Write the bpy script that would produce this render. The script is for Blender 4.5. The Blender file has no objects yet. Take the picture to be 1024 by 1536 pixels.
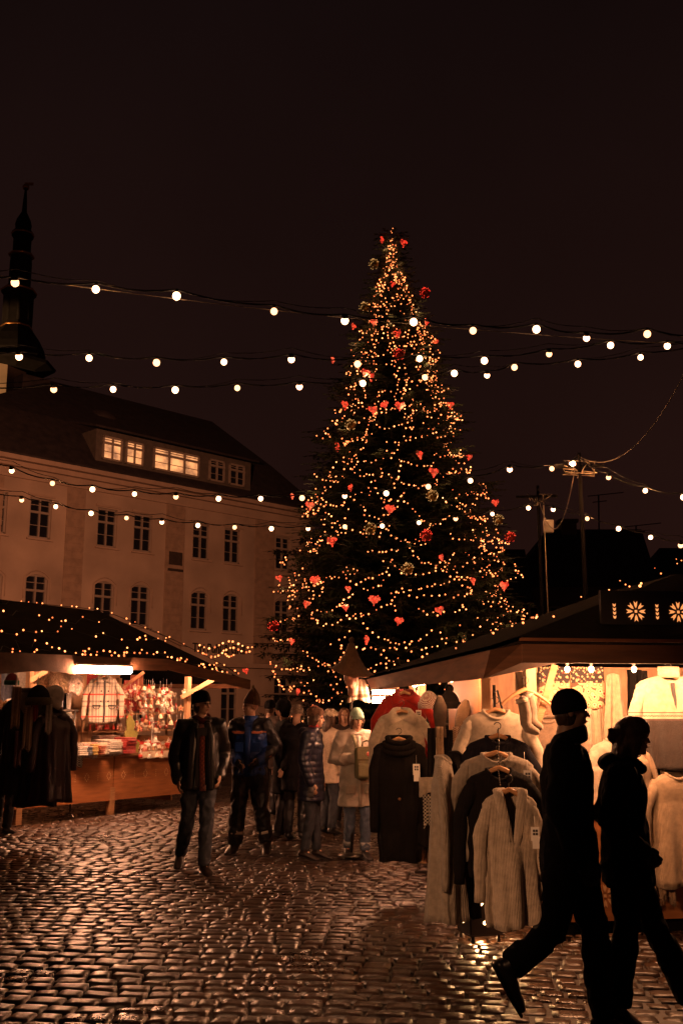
import bpy, bmesh, math, random
import numpy as np
from mathutils import Vector, Matrix, noise
random.seed(7)
R=math.radians; PI=math.pi
sc=bpy.context.scene
COL=sc.collection
# ------------------------------------------------------------------ camera
FPX=35.0/36.0*1536
PITCH=math.atan((1060-768)/FPX)
CAMZ=1.68
CP,SP=math.cos(PITCH),math.sin(PITCH)
def ray(px,py):
    x=(px-512)/FPX; y=(768-py)/FPX
    return Vector((x, CP-y*SP, SP+y*CP))
def at(px,py,Y):
    d=ray(px,py); t=Y/d.y
    return Vector((d.x*t, Y, CAMZ+d.z*t))
def gnd(px,py):
    d=ray(px,py); t=-CAMZ/d.z
    return Vector((d.x*t,d.y*t,0))
cam=bpy.data.cameras.new('camera'); cam.lens=35; cam.sensor_fit='VERTICAL'; cam.sensor_height=36; cam.sensor_width=24
cam.clip_end=1500; cam.clip_start=.05
camo=bpy.data.objects.new('camera',cam); COL.objects.link(camo)
camo.location=(0,0,CAMZ); camo.rotation_euler=(PI/2+PITCH,0,0); sc.camera=camo
sc.view_settings.view_transform='Standard'; sc.view_settings.look='None'
sc.view_settings.exposure=.35; sc.view_settings.gamma=1
sc.cycles.use_denoising=True
sc.cycles.max_bounces=6; sc.cycles.diffuse_bounces=3; sc.cycles.glossy_bounces=3
sc.cycles.sample_clamp_indirect=4
try: sc.cycles.use_light_tree=True
except Exception: pass
# ------------------------------------------------------------------ materials
MATS={}
def _base(name):
    m=bpy.data.materials.new(name); m.use_nodes=True
    nt=m.node_tree; b=nt.nodes['Principled BSDF']
    return m,nt,b
def mat(name,col,rough=.7,var=.25,scale=8,bump=.0,bscale=60,metal=0,spec=.5,sheen=0,stretch=None,rvar=0,trans=0):
    if name in MATS: return MATS[name]
    m,nt,b=_base(name)
    tc=nt.nodes.new('ShaderNodeTexCoord'); src=tc.outputs['Object']
    if stretch:
        mp=nt.nodes.new('ShaderNodeMapping'); mp.inputs['Scale'].default_value=stretch
        nt.links.new(src,mp.inputs[0]); src=mp.outputs[0]
    n=nt.nodes.new('ShaderNodeTexNoise'); n.inputs['Scale'].default_value=scale; n.inputs['Detail'].default_value=5
    nt.links.new(src,n.inputs['Vector'])
    r=nt.nodes.new('ShaderNodeValToRGB')
    r.color_ramp.elements[0].position=.3; r.color_ramp.elements[1].position=.72
    r.color_ramp.elements[0].color=tuple(c*(1-var) for c in col)+(1,)
    r.color_ramp.elements[1].color=tuple(min(1,c*(1+var)) for c in col)+(1,)
    nt.links.new(n.outputs['Fac'],r.inputs[0]); nt.links.new(r.outputs[0],b.inputs['Base Color'])
    b.inputs['Roughness'].default_value=rough; b.inputs['Metallic'].default_value=metal
    b.inputs['Specular IOR Level'].default_value=spec
    if sheen: b.inputs['Sheen Weight'].default_value=sheen
    if trans: b.inputs['Transmission Weight'].default_value=trans
    if rvar:
        mr=nt.nodes.new('ShaderNodeMapRange'); mr.inputs[3].default_value=max(.03,rough-rvar); mr.inputs[4].default_value=rough+rvar
        n2=nt.nodes.new('ShaderNodeTexNoise'); n2.inputs['Scale'].default_value=scale*1.7; nt.links.new(src,n2.inputs['Vector'])
        nt.links.new(n2.outputs['Fac'],mr.inputs[0]); nt.links.new(mr.outputs[0],b.inputs['Roughness'])
    if bump:
        n3=nt.nodes.new('ShaderNodeTexNoise'); n3.inputs['Scale'].default_value=bscale; n3.inputs['Detail'].default_value=4
        nt.links.new(src,n3.inputs['Vector'])
        bp=nt.nodes.new('ShaderNodeBump'); bp.inputs['Strength'].default_value=bump; bp.inputs['Distance'].default_value=.02
        nt.links.new(n3.outputs['Fac'],bp.inputs['Height']); nt.links.new(bp.outputs[0],b.inputs['Normal'])
    MATS[name]=m; return m
def knit(name,col,rib=70,strength=.9,var=.32,bands=None):
    """ribbed knit; bands = [(z0,z1,colour)] in object z, hard edged stripes of other yarn"""
    if name in MATS: return MATS[name]
    m,nt,b=_base(name); N=nt.nodes; L=nt.links
    tc=N.new('ShaderNodeTexCoord'); o=tc.outputs['Object']
    w=N.new('ShaderNodeTexWave'); w.wave_type='BANDS'; w.bands_direction='X'; w.inputs['Scale'].default_value=rib*.40
    w.inputs['Distortion'].default_value=1.2; w.inputs['Detail'].default_value=1; L.new(o,w.inputs[0])
    w2=N.new('ShaderNodeTexWave'); w2.bands_direction='Z'; w2.inputs['Scale'].default_value=rib*.5
    w2.inputs['Distortion'].default_value=2; L.new(o,w2.inputs[0])
    n=N.new('ShaderNodeTexNoise'); n.inputs['Scale'].default_value=180; n.inputs['Detail'].default_value=3; L.new(o,n.inputs[0])
    ad=N.new('ShaderNodeMath'); ad.operation='MULTIPLY_ADD'; ad.inputs[1].default_value=.6; L.new(w.outputs['Fac'],ad.inputs[0])
    ad2=N.new('ShaderNodeMath'); ad2.operation='MULTIPLY_ADD'; ad2.inputs[1].default_value=.3; L.new(w2.outputs['Fac'],ad2.inputs[0]); L.new(n.outputs['Fac'],ad2.inputs[2])
    L.new(ad2.outputs[0],ad.inputs[2])
    bp=N.new('ShaderNodeBump'); bp.inputs['Strength'].default_value=strength; bp.inputs['Distance'].default_value=.008
    L.new(ad.outputs[0],bp.inputs['Height']); L.new(bp.outputs[0],b.inputs['Normal'])
    n4=N.new('ShaderNodeTexNoise'); n4.inputs['Scale'].default_value=25; n4.inputs['Detail'].default_value=6; L.new(o,n4.inputs[0])
    ramp=N.new('ShaderNodeValToRGB'); ramp.color_ramp.elements[0].position=.3; ramp.color_ramp.elements[1].position=.7
    ramp.color_ramp.elements[0].color=(1-var,)*3+(1,); ramp.color_ramp.elements[1].color=(1,1,1,1); L.new(n4.outputs['Fac'],ramp.inputs[0])
    cur=N.new('ShaderNodeRGB'); cur.outputs[0].default_value=tuple(col)+(1,); curo=cur.outputs[0]
    if bands:
        sp=N.new('ShaderNodeSeparateXYZ'); L.new(o,sp.inputs[0])
        for z0,z1,c in bands:
            g=N.new('ShaderNodeMath'); g.operation='GREATER_THAN'; g.inputs[1].default_value=z0; L.new(sp.outputs[2],g.inputs[0])
            l=N.new('ShaderNodeMath'); l.operation='LESS_THAN'; l.inputs[1].default_value=z1; L.new(sp.outputs[2],l.inputs[0])
            mu=N.new('ShaderNodeMath'); mu.operation='MULTIPLY'; L.new(g.outputs[0],mu.inputs[0]); L.new(l.outputs[0],mu.inputs[1])
            f=mu.outputs[0]
            if len(c)==4: # checker yarn pattern
                ck=N.new('ShaderNodeTexChecker'); ck.inputs['Scale'].default_value=c[3]*2.6; L.new(o,ck.inputs[0])
                m2=N.new('ShaderNodeMath'); m2.operation='MULTIPLY'; L.new(f,m2.inputs[0]); L.new(ck.outputs['Fac'],m2.inputs[1]); f=m2.outputs[0]
            mx=N.new('ShaderNodeMix'); mx.data_type='RGBA'; L.new(f,mx.inputs[0]); L.new(curo,mx.inputs[6]); mx.inputs[7].default_value=tuple(c[:3])+(1,)
            curo=mx.outputs[2]
    mul=N.new('ShaderNodeMix'); mul.data_type='RGBA'; mul.blend_type='MULTIPLY'; mul.inputs[0].default_value=1
    L.new(curo,mul.inputs[6]); L.new(ramp.outputs[0],mul.inputs[7]); L.new(mul.outputs[2],b.inputs['Base Color'])
    b.inputs['Roughness'].default_value=.95; b.inputs['Specular IOR Level'].default_value=.15; b.inputs['Sheen Weight'].default_value=.25 if max(col)>.1 else 0
    MATS[name]=m; return m
def emit(name,col,strength,sample=True):
    if name in MATS: return MATS[name]
    m,nt,b=_base(name)
    b.inputs['Base Color'].default_value=(.8,.8,.8,1)
    b.inputs['Emission Color'].default_value=tuple(col)+(1,); b.inputs['Emission Strength'].default_value=strength
    if not sample: m.cycles.emission_sampling='NONE'
    MATS[name]=m; return m
# ------------------------------------------------------------------ mesh builder
class MB:
    def __init__(s): s.v=[]; s.f=[]; s.m=[]; s.sm=[]
    def add(s,vs,fs,mi=0,smooth=False,M=None):
        b=len(s.v)
        for v in vs:
            v=Vector(v); s.v.append(tuple(M@v if M else v))
        for f in fs:
            s.f.append(tuple(i+b for i in f)); s.m.append(mi); s.sm.append(smooth)
        return s
    def box(s,c,d,mi=0,M=None,rz=0,bev=0):
        x,y,z=d[0]/2,d[1]/2,d[2]/2
        T=Matrix.Translation(c)@Matrix.Rotation(rz,4,'Z')
        if M: T=M@T
        if bev<=0:
            vs=[(i*x,j*y,k*z) for i in(-1,1) for j in(-1,1) for k in(-1,1)]
            fs=[(0,1,3,2),(4,6,7,5),(0,4,5,1),(2,3,7,6),(0,2,6,4),(1,5,7,3)]
            return s.add(vs,fs,mi,False,T)
        bm=bmesh.new(); bmesh.ops.create_cube(bm,size=1)
        for v in bm.verts: v.co=Vector((v.co.x*d[0],v.co.y*d[1],v.co.z*d[2]))
        bmesh.ops.bevel(bm,geom=bm.edges[:],offset=bev,segments=2,profile=.6,affect='EDGES')
        s.add([v.co.copy() for v in bm.verts],[[v.index for v in f.verts] for f in bm.faces],mi,False,T); bm.free(); return s
    def bar(s,a,b,w,h,mi=0,up=(0,0,1)):
        a=Vector(a);b=Vector(b);t=(b-a).normalized();u=Vector(up)
        x=t.cross(u)
        if x.length<1e-4: x=t.cross(Vector((1,0,0)))
        x.normalize(); u=x.cross(t)
        vs=[]
        for p in(a,b):
            for i,j in((-1,-1),(1,-1),(1,1),(-1,1)): vs.append(p+x*i*w/2+u*j*h/2)
        return s.add(vs,[(0,1,2,3),(7,6,5,4),(0,4,5,1),(1,5,6,2),(2,6,7,3),(3,7,4,0)],mi)
    def tube(s,pts,rad,n=8,mi=0,caps=True,ref=(1,0,0),smooth=True,roundcap=False,M=None):
        """tube through pts; rad number or (rx,ry) per point; rx lies along ref"""
        pts=[Vector(p) for p in pts]
        rs=[]
        for i in range(len(pts)):
            r=rad[i] if isinstance(rad,(list,tuple)) and not (isinstance(rad,tuple) and len(rad)==2 and len(pts)!=2) else rad
            if not isinstance(r,(tuple,list)): r=(r,r)
            rs.append(r)
        if roundcap:
            P=[];Q=[]
            t0=(pts[1]-pts[0]).normalized(); t1=(pts[-1]-pts[-2]).normalized()
            r0=min(rs[0]);r1=min(rs[-1])
            for k in (0,1,2):
                a=k*PI/6; P.append(pts[0]-t0*r0*math.cos(a)); Q.append((rs[0][0]*max(math.sin(a),.12),rs[0][1]*max(math.sin(a),.12)))
            P+=pts; Q+=rs
            for k in (2,1,0):
                a=k*PI/6; P.append(pts[-1]+t1*r1*math.cos(a)); Q.append((rs[-1][0]*max(math.sin(a),.12),rs[-1][1]*max(math.sin(a),.12)))
            pts,rs=P,Q
        vs=[];k=len(pts); ref=Vector(ref)
        for i,p in enumerate(pts):
            t=(pts[min(i+1,k-1)]-pts[max(i-1,0)])
            if t.length<1e-9: t=Vector((0,0,1))
            t.normalize()
            x=ref-t*ref.dot(t)
            if x.length<.15:
                alt=Vector((0,1,0)) if abs(t.y)<.9 else Vector((0,0,1))
                x=alt-t*alt.dot(t)
            x.normalize(); y=t.cross(x)
            for j in range(n):
                a=2*PI*j/n
                vs.append(p+x*math.cos(a)*rs[i][0]+y*math.sin(a)*rs[i][1])
        fs=[]
        for i in range(k-1):
            for j in range(n):
                fs.append((i*n+j,i*n+(j+1)%n,(i+1)*n+(j+1)%n,(i+1)*n+j))
        if caps: fs.append(tuple(range(n-1,-1,-1))); fs.append(tuple((k-1)*n+j for j in range(n)))
        return s.add(vs,fs,mi,smooth,M)
    def ell(s,c,r,n=14,m=9,mi=0,M=None,zmin=-1,zmax=1):
        if not isinstance(r,(tuple,list)): r=(r,r,r)
        c=Vector(c); vs=[];a0=math.asin(zmin);a1=math.asin(zmax)
        for i in range(m+1):
            ph=a0+(a1-a0)*i/m; cz=math.sin(ph);cr=max(math.cos(ph),.002)
            for j in range(n):
                a=2*PI*j/n; vs.append(c+Vector((r[0]*cr*math.cos(a),r[1]*cr*math.sin(a),r[2]*cz)))
        fs=[(i*n+j,i*n+(j+1)%n,(i+1)*n+(j+1)%n,(i+1)*n+j) for i in range(m) for j in range(n)]
        fs.append(tuple(range(n-1,-1,-1))); fs.append(tuple(m*n+j for j in range(n)))
        return s.add(vs,fs,mi,True,M)
    def lathe(s,prof,n=16,c=(0,0,0),mi=0,sx=1,sy=1,smooth=True,M=None,rot0=0):
        vs=[];c=Vector(c)
        for r,z in prof:
            for j in range(n):
                a=2*PI*j/n+rot0; vs.append(c+Vector((r*sx*math.cos(a),r*sy*math.sin(a),z)))
        k=len(prof)
        fs=[(i*n+j,i*n+(j+1)%n,(i+1)*n+(j+1)%n,(i+1)*n+j) for i in range(k-1) for j in range(n)]
        fs.append(tuple(range(n-1,-1,-1))); fs.append(tuple((k-1)*n+j for j in range(n)))
        return s.add(vs,fs,mi,smooth,M)
    def prism(s,poly,h0,h1,axis='y',mi=0,M=None):
        """poly in (x,z) extruded y h0..h1, or (x,y) extruded z"""
        n=len(poly)
        if axis=='y': vs=[(p[0],h0,p[1]) for p in poly]+[(p[0],h1,p[1]) for p in poly]
        else: vs=[(p[0],p[1],h0) for p in poly]+[(p[0],p[1],h1) for p in poly]
        fs=[tuple(range(n)),tuple(range(2*n-1,n-1,-1))]+[(i,i+n,(i+1)%n+n,(i+1)%n) for i in range(n)]
        return s.add(vs,fs,mi,False,M)
    def mesh(s,name,mats):
        me=bpy.data.meshes.new(name); me.from_pydata(s.v,[],s.f)
        for m in (mats if isinstance(mats,(list,tuple)) else [mats]): me.materials.append(m)
        me.polygons.foreach_set('material_index',s.m); me.polygons.foreach_set('use_smooth',s.sm)
        me.update(); return me
    def build(s,name,mats,parent=None,recalc=False):
        me=s.mesh(name,mats)
        if recalc:
            bm=bmesh.new(); bm.from_mesh(me); bmesh.ops.recalc_face_normals(bm,faces=bm.faces[:]); bm.to_mesh(me); bm.free()
        return link(name,me,parent)
def link(name,data,parent=None,loc=None,rz=None):
    o=bpy.data.objects.new(name,data); COL.objects.link(o)
    if parent is not None: o.parent=parent
    if loc is not None: o.location=loc
    if rz is not None: o.rotation_euler=(0,0,rz)
    return o
def tag(o,label=None,cat=None,group=None,kind=None):
    if label: o['label']=label
    if cat: o['category']=cat
    if group: o['group']=group
    if kind: o['kind']=kind
    return o
def thing(name,label,cat,loc=(0,0,0),rz=0,group=None):
    return tag(link(name,None,None,loc,rz),label,cat,group)
def lamp(name,loc,energy,col,rad=.05,parent=None,typ='POINT'):
    l=bpy.data.lights.new(name,typ); l.energy=energy; l.color=col
    if typ in('POINT','SPOT'): l.shadow_soft_size=rad
    o=bpy.data.objects.new(name,l); COL.objects.link(o); o.location=loc
    if parent is not None: o.parent=parent
    return o
def remesh(mb,vox,smooth=2,fold=0,fscale=6,fz=1,seed=0,crease=None,sfac=.6):
    """union of overlapping pieces as one continuous surface, folds pressed in afterwards"""
    me=mb.mesh('tmp',mat('skin',(.5,.3,.2)))
    o=bpy.data.objects.new('tmp',me); COL.objects.link(o)
    md=o.modifiers.new('r','REMESH'); md.mode='VOXEL'; md.voxel_size=vox
    if smooth: s2=o.modifiers.new('s','SMOOTH'); s2.iterations=smooth; s2.factor=sfac
    dg=bpy.context.evaluated_depsgraph_get(); dg.update()
    out=bpy.data.meshes.new_from_object(o.evaluated_get(dg))
    bpy.data.objects.remove(o); bpy.data.meshes.remove(me)
    out.materials.clear()
    out.polygons.foreach_set('use_smooth',[True]*len(out.polygons))
    if fold:
        out.update()
        nrm=[v.normal.copy() for v in out.vertices]
        off=Vector((seed*7.3,seed*3.1,seed))
        for v,nn in zip(out.vertices,nrm):
            p=v.co; q=Vector((p.x*fscale,p.y*fscale,p.z*fscale*fz))+off
            a=noise.noise(q)+.5*noise.noise(q*2.3)
            a=1-abs(a)*2.2 if crease else a
            v.co=p+nn*a*fold
    out.update(); return out
# ------------------------------------------------------------------ night sky: dim, warmer towards the town's glow at the horizon
w=bpy.data.worlds.new('World'); sc.world=w; w.use_nodes=True
nt=w.node_tree; bg=nt.nodes['Background']
tc=nt.nodes.new('ShaderNodeTexCoord'); sp=nt.nodes.new('ShaderNodeSeparateXYZ'); nt.links.new(tc.outputs['Generated'],sp.inputs[0])
rp=nt.nodes.new('ShaderNodeValToRGB'); e=rp.color_ramp.elements
e[0].position=0; e[0].color=(.0150,.0050,.0036,1); e[1].position=.75; e[1].color=(.0032,.0018,.0019,1)
x=e.new(.3); x.color=(.0095,.0036,.0028,1)
nt.links.new(sp.outputs[2],rp.inputs[0])
sky=nt.nodes.new('ShaderNodeTexSky'); sky.sky_type='NISHITA'; sky.sun_disc=False; sky.sun_elevation=R(-8); sky.sun_rotation=R(250)
mx=nt.nodes.new('ShaderNodeMix'); mx.data_type='RGBA'; mx.blend_type='ADD'; mx.inputs[0].default_value=.02
nt.links.new(rp.outputs[0],mx.inputs[6]); nt.links.new(sky.outputs[0],mx.inputs[7]); nt.links.new(mx.outputs[2],bg.inputs[0])
bg.inputs[1].default_value=1
cn=nt.nodes.new('ShaderNodeTexNoise'); cn.inputs['Scale'].default_value=2.2; cn.inputs['Detail'].default_value=5; nt.links.new(tc.outputs['Generated'],cn.inputs[0])
cm=nt.nodes.new('ShaderNodeMapRange'); cm.inputs[1].default_value=.3; cm.inputs[2].default_value=.7; cm.inputs[3].default_value=.82; cm.inputs[4].default_value=1.16; nt.links.new(cn.outputs['Fac'],cm.inputs[0]); nt.links.new(cm.outputs[0],bg.inputs[1])

WARM=(1,.56,.27); TUBE=(1,.43,.22)
# ------------------------------------------------------------------ ground
def ground_mat(name,base,wet=(.1,.42),sc1=1.2):
    m,nt,b=_base(name); N=nt.nodes; L=nt.links
    tc=N.new('ShaderNodeTexCoord'); o=tc.outputs['Object']
    n1=N.new('ShaderNodeTexNoise'); n1.inputs['Scale'].default_value=sc1; n1.inputs['Detail'].default_value=4; L.new(o,n1.inputs[0])
    n2=N.new('ShaderNodeTexNoise'); n2.inputs['Scale'].default_value=38; n2.inputs['Detail'].default_value=6; L.new(o,n2.inputs[0])
    at_=N.new('ShaderNodeAttribute'); at_.attribute_name='tone'
    mr=N.new('ShaderNodeMapRange'); mr.inputs[1].default_value=.35; mr.inputs[2].default_value=.65; mr.inputs[3].default_value=wet[0]; mr.inputs[4].default_value=wet[1]; L.new(n1.outputs['Fac'],mr.inputs[0])
    ad=N.new('ShaderNodeMath'); ad.operation='MULTIPLY_ADD'; ad.inputs[1].default_value=.16; L.new(n2.outputs['Fac'],ad.inputs[0]); L.new(mr.outputs[0],ad.inputs[2])
    L.new(ad.outputs[0],b.inputs['Roughness'])
    r=N.new('ShaderNodeValToRGB'); r.color_ramp.elements[0].color=tuple(c*.55 for c in base)+(1,); r.color_ramp.elements[1].color=tuple(c*1.5 for c in base)+(1,)
    r.color_ramp.elements[0].position=.3; r.color_ramp.elements[1].position=.7
    L.new(n2.outputs['Fac'],r.inputs[0])
    mu=N.new('ShaderNodeMix'); mu.data_type='RGBA'; mu.blend_type='MULTIPLY'; mu.inputs[0].default_value=1; L.new(r.outputs[0],mu.inputs[6]); L.new(at_.outputs['Color'],mu.inputs[7])
    L.new(mu.outputs[2],b.inputs['Base Color'])
    n3=N.new('ShaderNodeTexNoise'); n3.inputs['Scale'].default_value=22; n3.inputs['Detail'].default_value=8; n3.inputs['Roughness'].default_value=.62; L.new(o,n3.inputs[0])
    bp=N.new('ShaderNodeBump'); bp.inputs['Strength'].default_value=.30; bp.inputs['Distance'].default_value=.02; L.new(n3.outputs['Fac'],bp.inputs['Height']); L.new(bp.outputs[0],b.inputs['Normal'])
    b.inputs['Specular IOR Level'].default_value=.78
    return m
rs=np.random.RandomState(3)
def setts():
    """wet granite setts, every stone a slightly tilted cushion, laid in staggered rows"""
    ang=R(-7); ca,sa=math.cos(ang),math.sin(ang)
    V=[];Fq=[];T=[]; base=0
    g=np.array([-1,-.94,-.45,.45,.94,1.])
    gx,gy=np.meshgrid(g,g)
    fl=[]
    n=6
    for j in range(n-1):
        for i in range(n-1):
            fl.append((j*n+i,j*n+i+1,(j+1)*n+i+1,(j+1)*n+i))
    fl=np.array(fl)
    y=3.6; row=0
    while y<23:
        h=.118+rs.rand()*.045
        x=-11+rs.rand()*.2
        while x<11:
            wd=.13+rs.rand()*.11
            cx,cy=x+wd/2,y+h/2
            wx,wy=cx*ca-cy*sa,cx*sa+cy*ca
            # slow wander of the courses
            wy+=.10*math.sin(wx*.55+1)+.05*math.sin(wx*1.7+row*.02); 
            if 3.9<wy<22.5 and abs(wx)<.37*wy+.8:
                gap=.004+.004*rs.rand()
                hx,hy=wd/2-gap,h/2-gap
                # superellipse-ish rounding of the outline
                k=.93+.0*gx
                ux=gx*(1-.06*gy**2-.03*rs.rand()); uy=gy*(1-.07*gx**2-.03*rs.rand())
                skx=(rs.rand()-.5)*.10; sky_=(rs.rand()-.5)*.16
                lx=ux*hx+uy*hy*skx*2; ly=uy*hy+ux*hx*sky_
                edge=np.maximum(np.abs(gx),np.abs(gy))
                dome=.0045*(1-gx**2)*(1-gy**2)-.0015*(edge>.93)
                z=dome+(rs.rand()-.5)*.007+lx*(rs.randn()*.020)+ly*(rs.randn()*.040)+.0016*rs.randn(n,n)
                z=np.where(edge>.99,-.03,z)+.012*math.sin(wx*1.3+wy*.4)+.010*math.sin(wy*1.9)
                X=wx+lx*ca-ly*sa; Y=wy+lx*sa+ly*ca
                V.append(np.stack([X,Y,z],-1).reshape(-1,3)); Fq.append(fl+base); base+=n*n
                t=.6+.8*rs.rand(); T.append(np.full(n*n,t))
            x+=wd
        y+=h; row+=1
    V=np.concatenate(V);Fq=np.concatenate(Fq);T=np.concatenate(T)
    V[:,2]-=.012
    me=bpy.data.meshes.new('paving'); me.vertices.add(len(V)); me.vertices.foreach_set('co',V.ravel())
    me.loops.add(Fq.size); me.loops.foreach_set('vertex_index',Fq.ravel().astype(np.int32))
    me.polygons.add(len(Fq)); me.polygons.foreach_set('loop_start',np.arange(0,Fq.size,4,dtype=np.int32)); me.polygons.foreach_set('loop_total',np.full(len(Fq),4,dtype=np.int32))
    me.update(calc_edges=True); me.polygons.foreach_set('use_smooth',[True]*len(Fq))
    a=me.color_attributes.new('tone','FLOAT_COLOR','POINT')
    c=np.ones((len(V),4),dtype=np.float32); c[:,0]=T;c[:,1]=T*.97;c[:,2]=T*.93; a.data.foreach_set('color',c.ravel())
    me.materials.append(ground_mat('wet_granite',(.027,.012,.005),wet=(.20,.36)))
    return link('cobbled_pavement',me)
tag(setts(),None,None,None,'structure')
mb=MB(); mb.add([(-400,-60,-.035),(400,-60,-.035),(400,900,-.035),(-400,900,-.035)],[(0,1,2,3)])
gm=ground_mat('wet_grit',(.016,.009,.005),wet=(.35,.7)); 
go=mb.build('ground',gm); tag(go,kind='structure')
a=go.data.color_attributes.new('tone','FLOAT_COLOR','POINT'); a.data.foreach_set('color',[1.0]*16)

# ------------------------------------------------------------------ big plaster building
WD=Vector((.700,.714,0)).normalized(); WN=Vector((WD.y,-WD.x,0)) # WN towards viewer side
W0=Vector((-5.7,51,0))
def wall_st(px,py,back=0):
    d=ray(px,py); o=Vector((0,0,CAMZ)); p0=W0-WN*back
    t=(p0-o).dot(WN)/d.dot(WN); p=o+d*t
    return ((p-W0).dot(WD),p.z)
plaster=mat('warm_plaster',(.40,.30,.21),.9,.24,.45,bump=.25,bscale=9)
trim=mat('pale_plaster_trim',(.40,.29,.20),.9,.1,3)
rooftile=mat('dark_roof_tiles',(.028,.02,.018),.8,.4,3,bump=.5,bscale=14)
glass=mat('night_window_glass',(.012,.012,.014),.08,.3,.6,spec=.6)
whitep=mat('white_painted_wood',(.30,.24,.18),.6,.1,5)
MW=Matrix(((WD.x,-WN.x,0,W0.x),(WD.y,-WN.y,0,W0.y),(0,0,1,0),(0,0,0,1))) # local x along wall, y into the building
bld=tag(link('plaster_building',None),'long three-storey plaster building with dark hipped roof and lit attic windows','building')
bld.matrix_world=MW
win2=[(46,79,745,807),(148,177,761,821),(202,230,769,827),(290,316,785,840),(337.5,361,789,846)]
win1=[(39,74,858,925),(143,172,869,936),(197,226,876,939),(287,313,886,947),(335,360,892,950)]
opens=[]
def rect(b):
    s0,zt=wall_st(b[0],(b[2])); s1,_=wall_st(b[1],b[2]+3)
    _,zb=wall_st((b[0]+b[1])/2,b[3]); return s0,s1,zb,zt
r2=[rect(b) for b in win2]; r1=[rect(b) for b in win1]
z2b=sum(r[2] for r in r2)/5; z2t=sum(r[3] for r in r2)/5; z1b=sum(r[2] for r in r1)/5; z1t=sum(r[3] for r in r1)/5
SL,_=wall_st(-75,700); SR,_=wall_st(468,762); ZE=sum(wall_st(p[0],p[1])[1] for p in((5,682),(200,716),(348,742)))/3
ww=sum(r[1]-r[0] for r in r2)/5
cent=[(a[0]+a[1]+b[0]+b[1])/4 for a,b in zip(r2,r1)]
cent.append(cent[4]+ (cent[4]-cent[3])*1.75)
cent=[cent[0]-(cent[1]-cent[0])*.62]+cent
cols=[(c-ww/2,c+ww/2) for c in cent if c+ww/2<SR-.2]
print('BLD',z2b,z2t,z1b,z1t,ZE,SL,SR,ww,cent)
rows=[(0.8,3.2),(z1b,z1t),(z2b,z2t)]
xs=sorted([SL,SR]+[c for k in cols for c in k]); zs=sorted([0,ZE]+[r for k in rows for r in k])
mb=MB()
for i in range(len(xs)-1):
    for j in range(len(zs)-1):
        if any(abs(xs[i]-c[0])<1e-6 for c in cols) and any(abs(zs[j]-r[0])<1e-6 for r in rows): continue
        mb.add([(xs[i],0,zs[j]),(xs[i+1],0,zs[j]),(xs[i+1],0,zs[j+1]),(xs[i],0,zs[j+1])],[(0,1,2,3)])
for c in cols:
    for r in rows:
        x0,x1,z0,z1=c[0],c[1],r[0],r[1]
        for q in([(x0,0,z0),(x0,.22,z0),(x0,.22,z1),(x0,0,z1)],[(x1,0,z0),(x1,0,z1),(x1,.22,z1),(x1,.22,z0)],[(x0,0,z1),(x0,.22,z1),(x1,.22,z1),(x1,0,z1)],[(x0,0,z0),(x1,0,z0),(x1,.22,z0),(x0,.22,z0)]):
            mb.add(q,[(0,1,2,3)])
D=12.5
mb.add([(SL,.0,0),(SL,D,0),(SL,D,ZE),(SL,0,ZE)],[(0,1,2,3)]); mb.add([(SR,0,0),(SR,0,ZE),(SR,D,ZE),(SR,D,0)],[(0,1,2,3)]); mb.add([(SL,D,0),(SR,D,0),(SR,D,ZE),(SL,D,ZE)],[(0,1,2,3)])
# arch fillers above the middle storey windows
for c in cols:
    x0,x1=c; z1=z1t; rise=.22; cxx=(x0+x1)/2; hw=(x1-x0)/2
    top=[];arc=[]
    for k in range(13):
        t=-1+2*k/12; arc.append((cxx+t*hw,z1-rise*t*t))
    for k in range(12):
        a,b=arc[k],arc[k+1]; mb.add([(a[0],.004,a[1]-.001),(b[0],.004,b[1]-.001),(b[0],.004,z1),(a[0],.004,z1)],[(0,1,2,3)])
mb.build('wall',plaster,bld)
# mouldings
mb=MB()
mb.box(((SL+SR)/2,-.22,ZE-.18),(SR-SL+.8,.5,.2)); mb.box(((SL+SR)/2,-.12,ZE-.42),(SR-SL+.4,.28,.22)); mb.box(((SL+SR)/2,-.06,ZE-.95),(SR-SL+.2,.12,.1))
mb.build('cornice',trim,bld)
mb=MB(); mb.box(((SL+SR)/2,-.1,3.75),(SR-SL+.2,.2,.22)); mb.build('string_course',trim,bld)
pil=[(-22,4),(100,128),(250,278),(383,412),(450,466)]
for a,b in pil:
    s0,_=wall_st(a,760); s1,_=wall_st(b,760); mb=MB()
    z=3.9
    while z<ZE-1.05:
        mb.box(((s0+s1)/2,-.030,z+.16),(s1-s0,.045,.33),bev=.012); z+=.36
    mb.box(((s0+s1)/2,-.02,(3.9+ZE-1)/2),(s1-s0-.03,.04,ZE-4.95))
    mb.build('pilaster',mat('relief_toned_quoins',(.31,.215,.14),.9,.2,3),bld)  # darker tone painted in for relief shade the flat lighting loses
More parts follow.
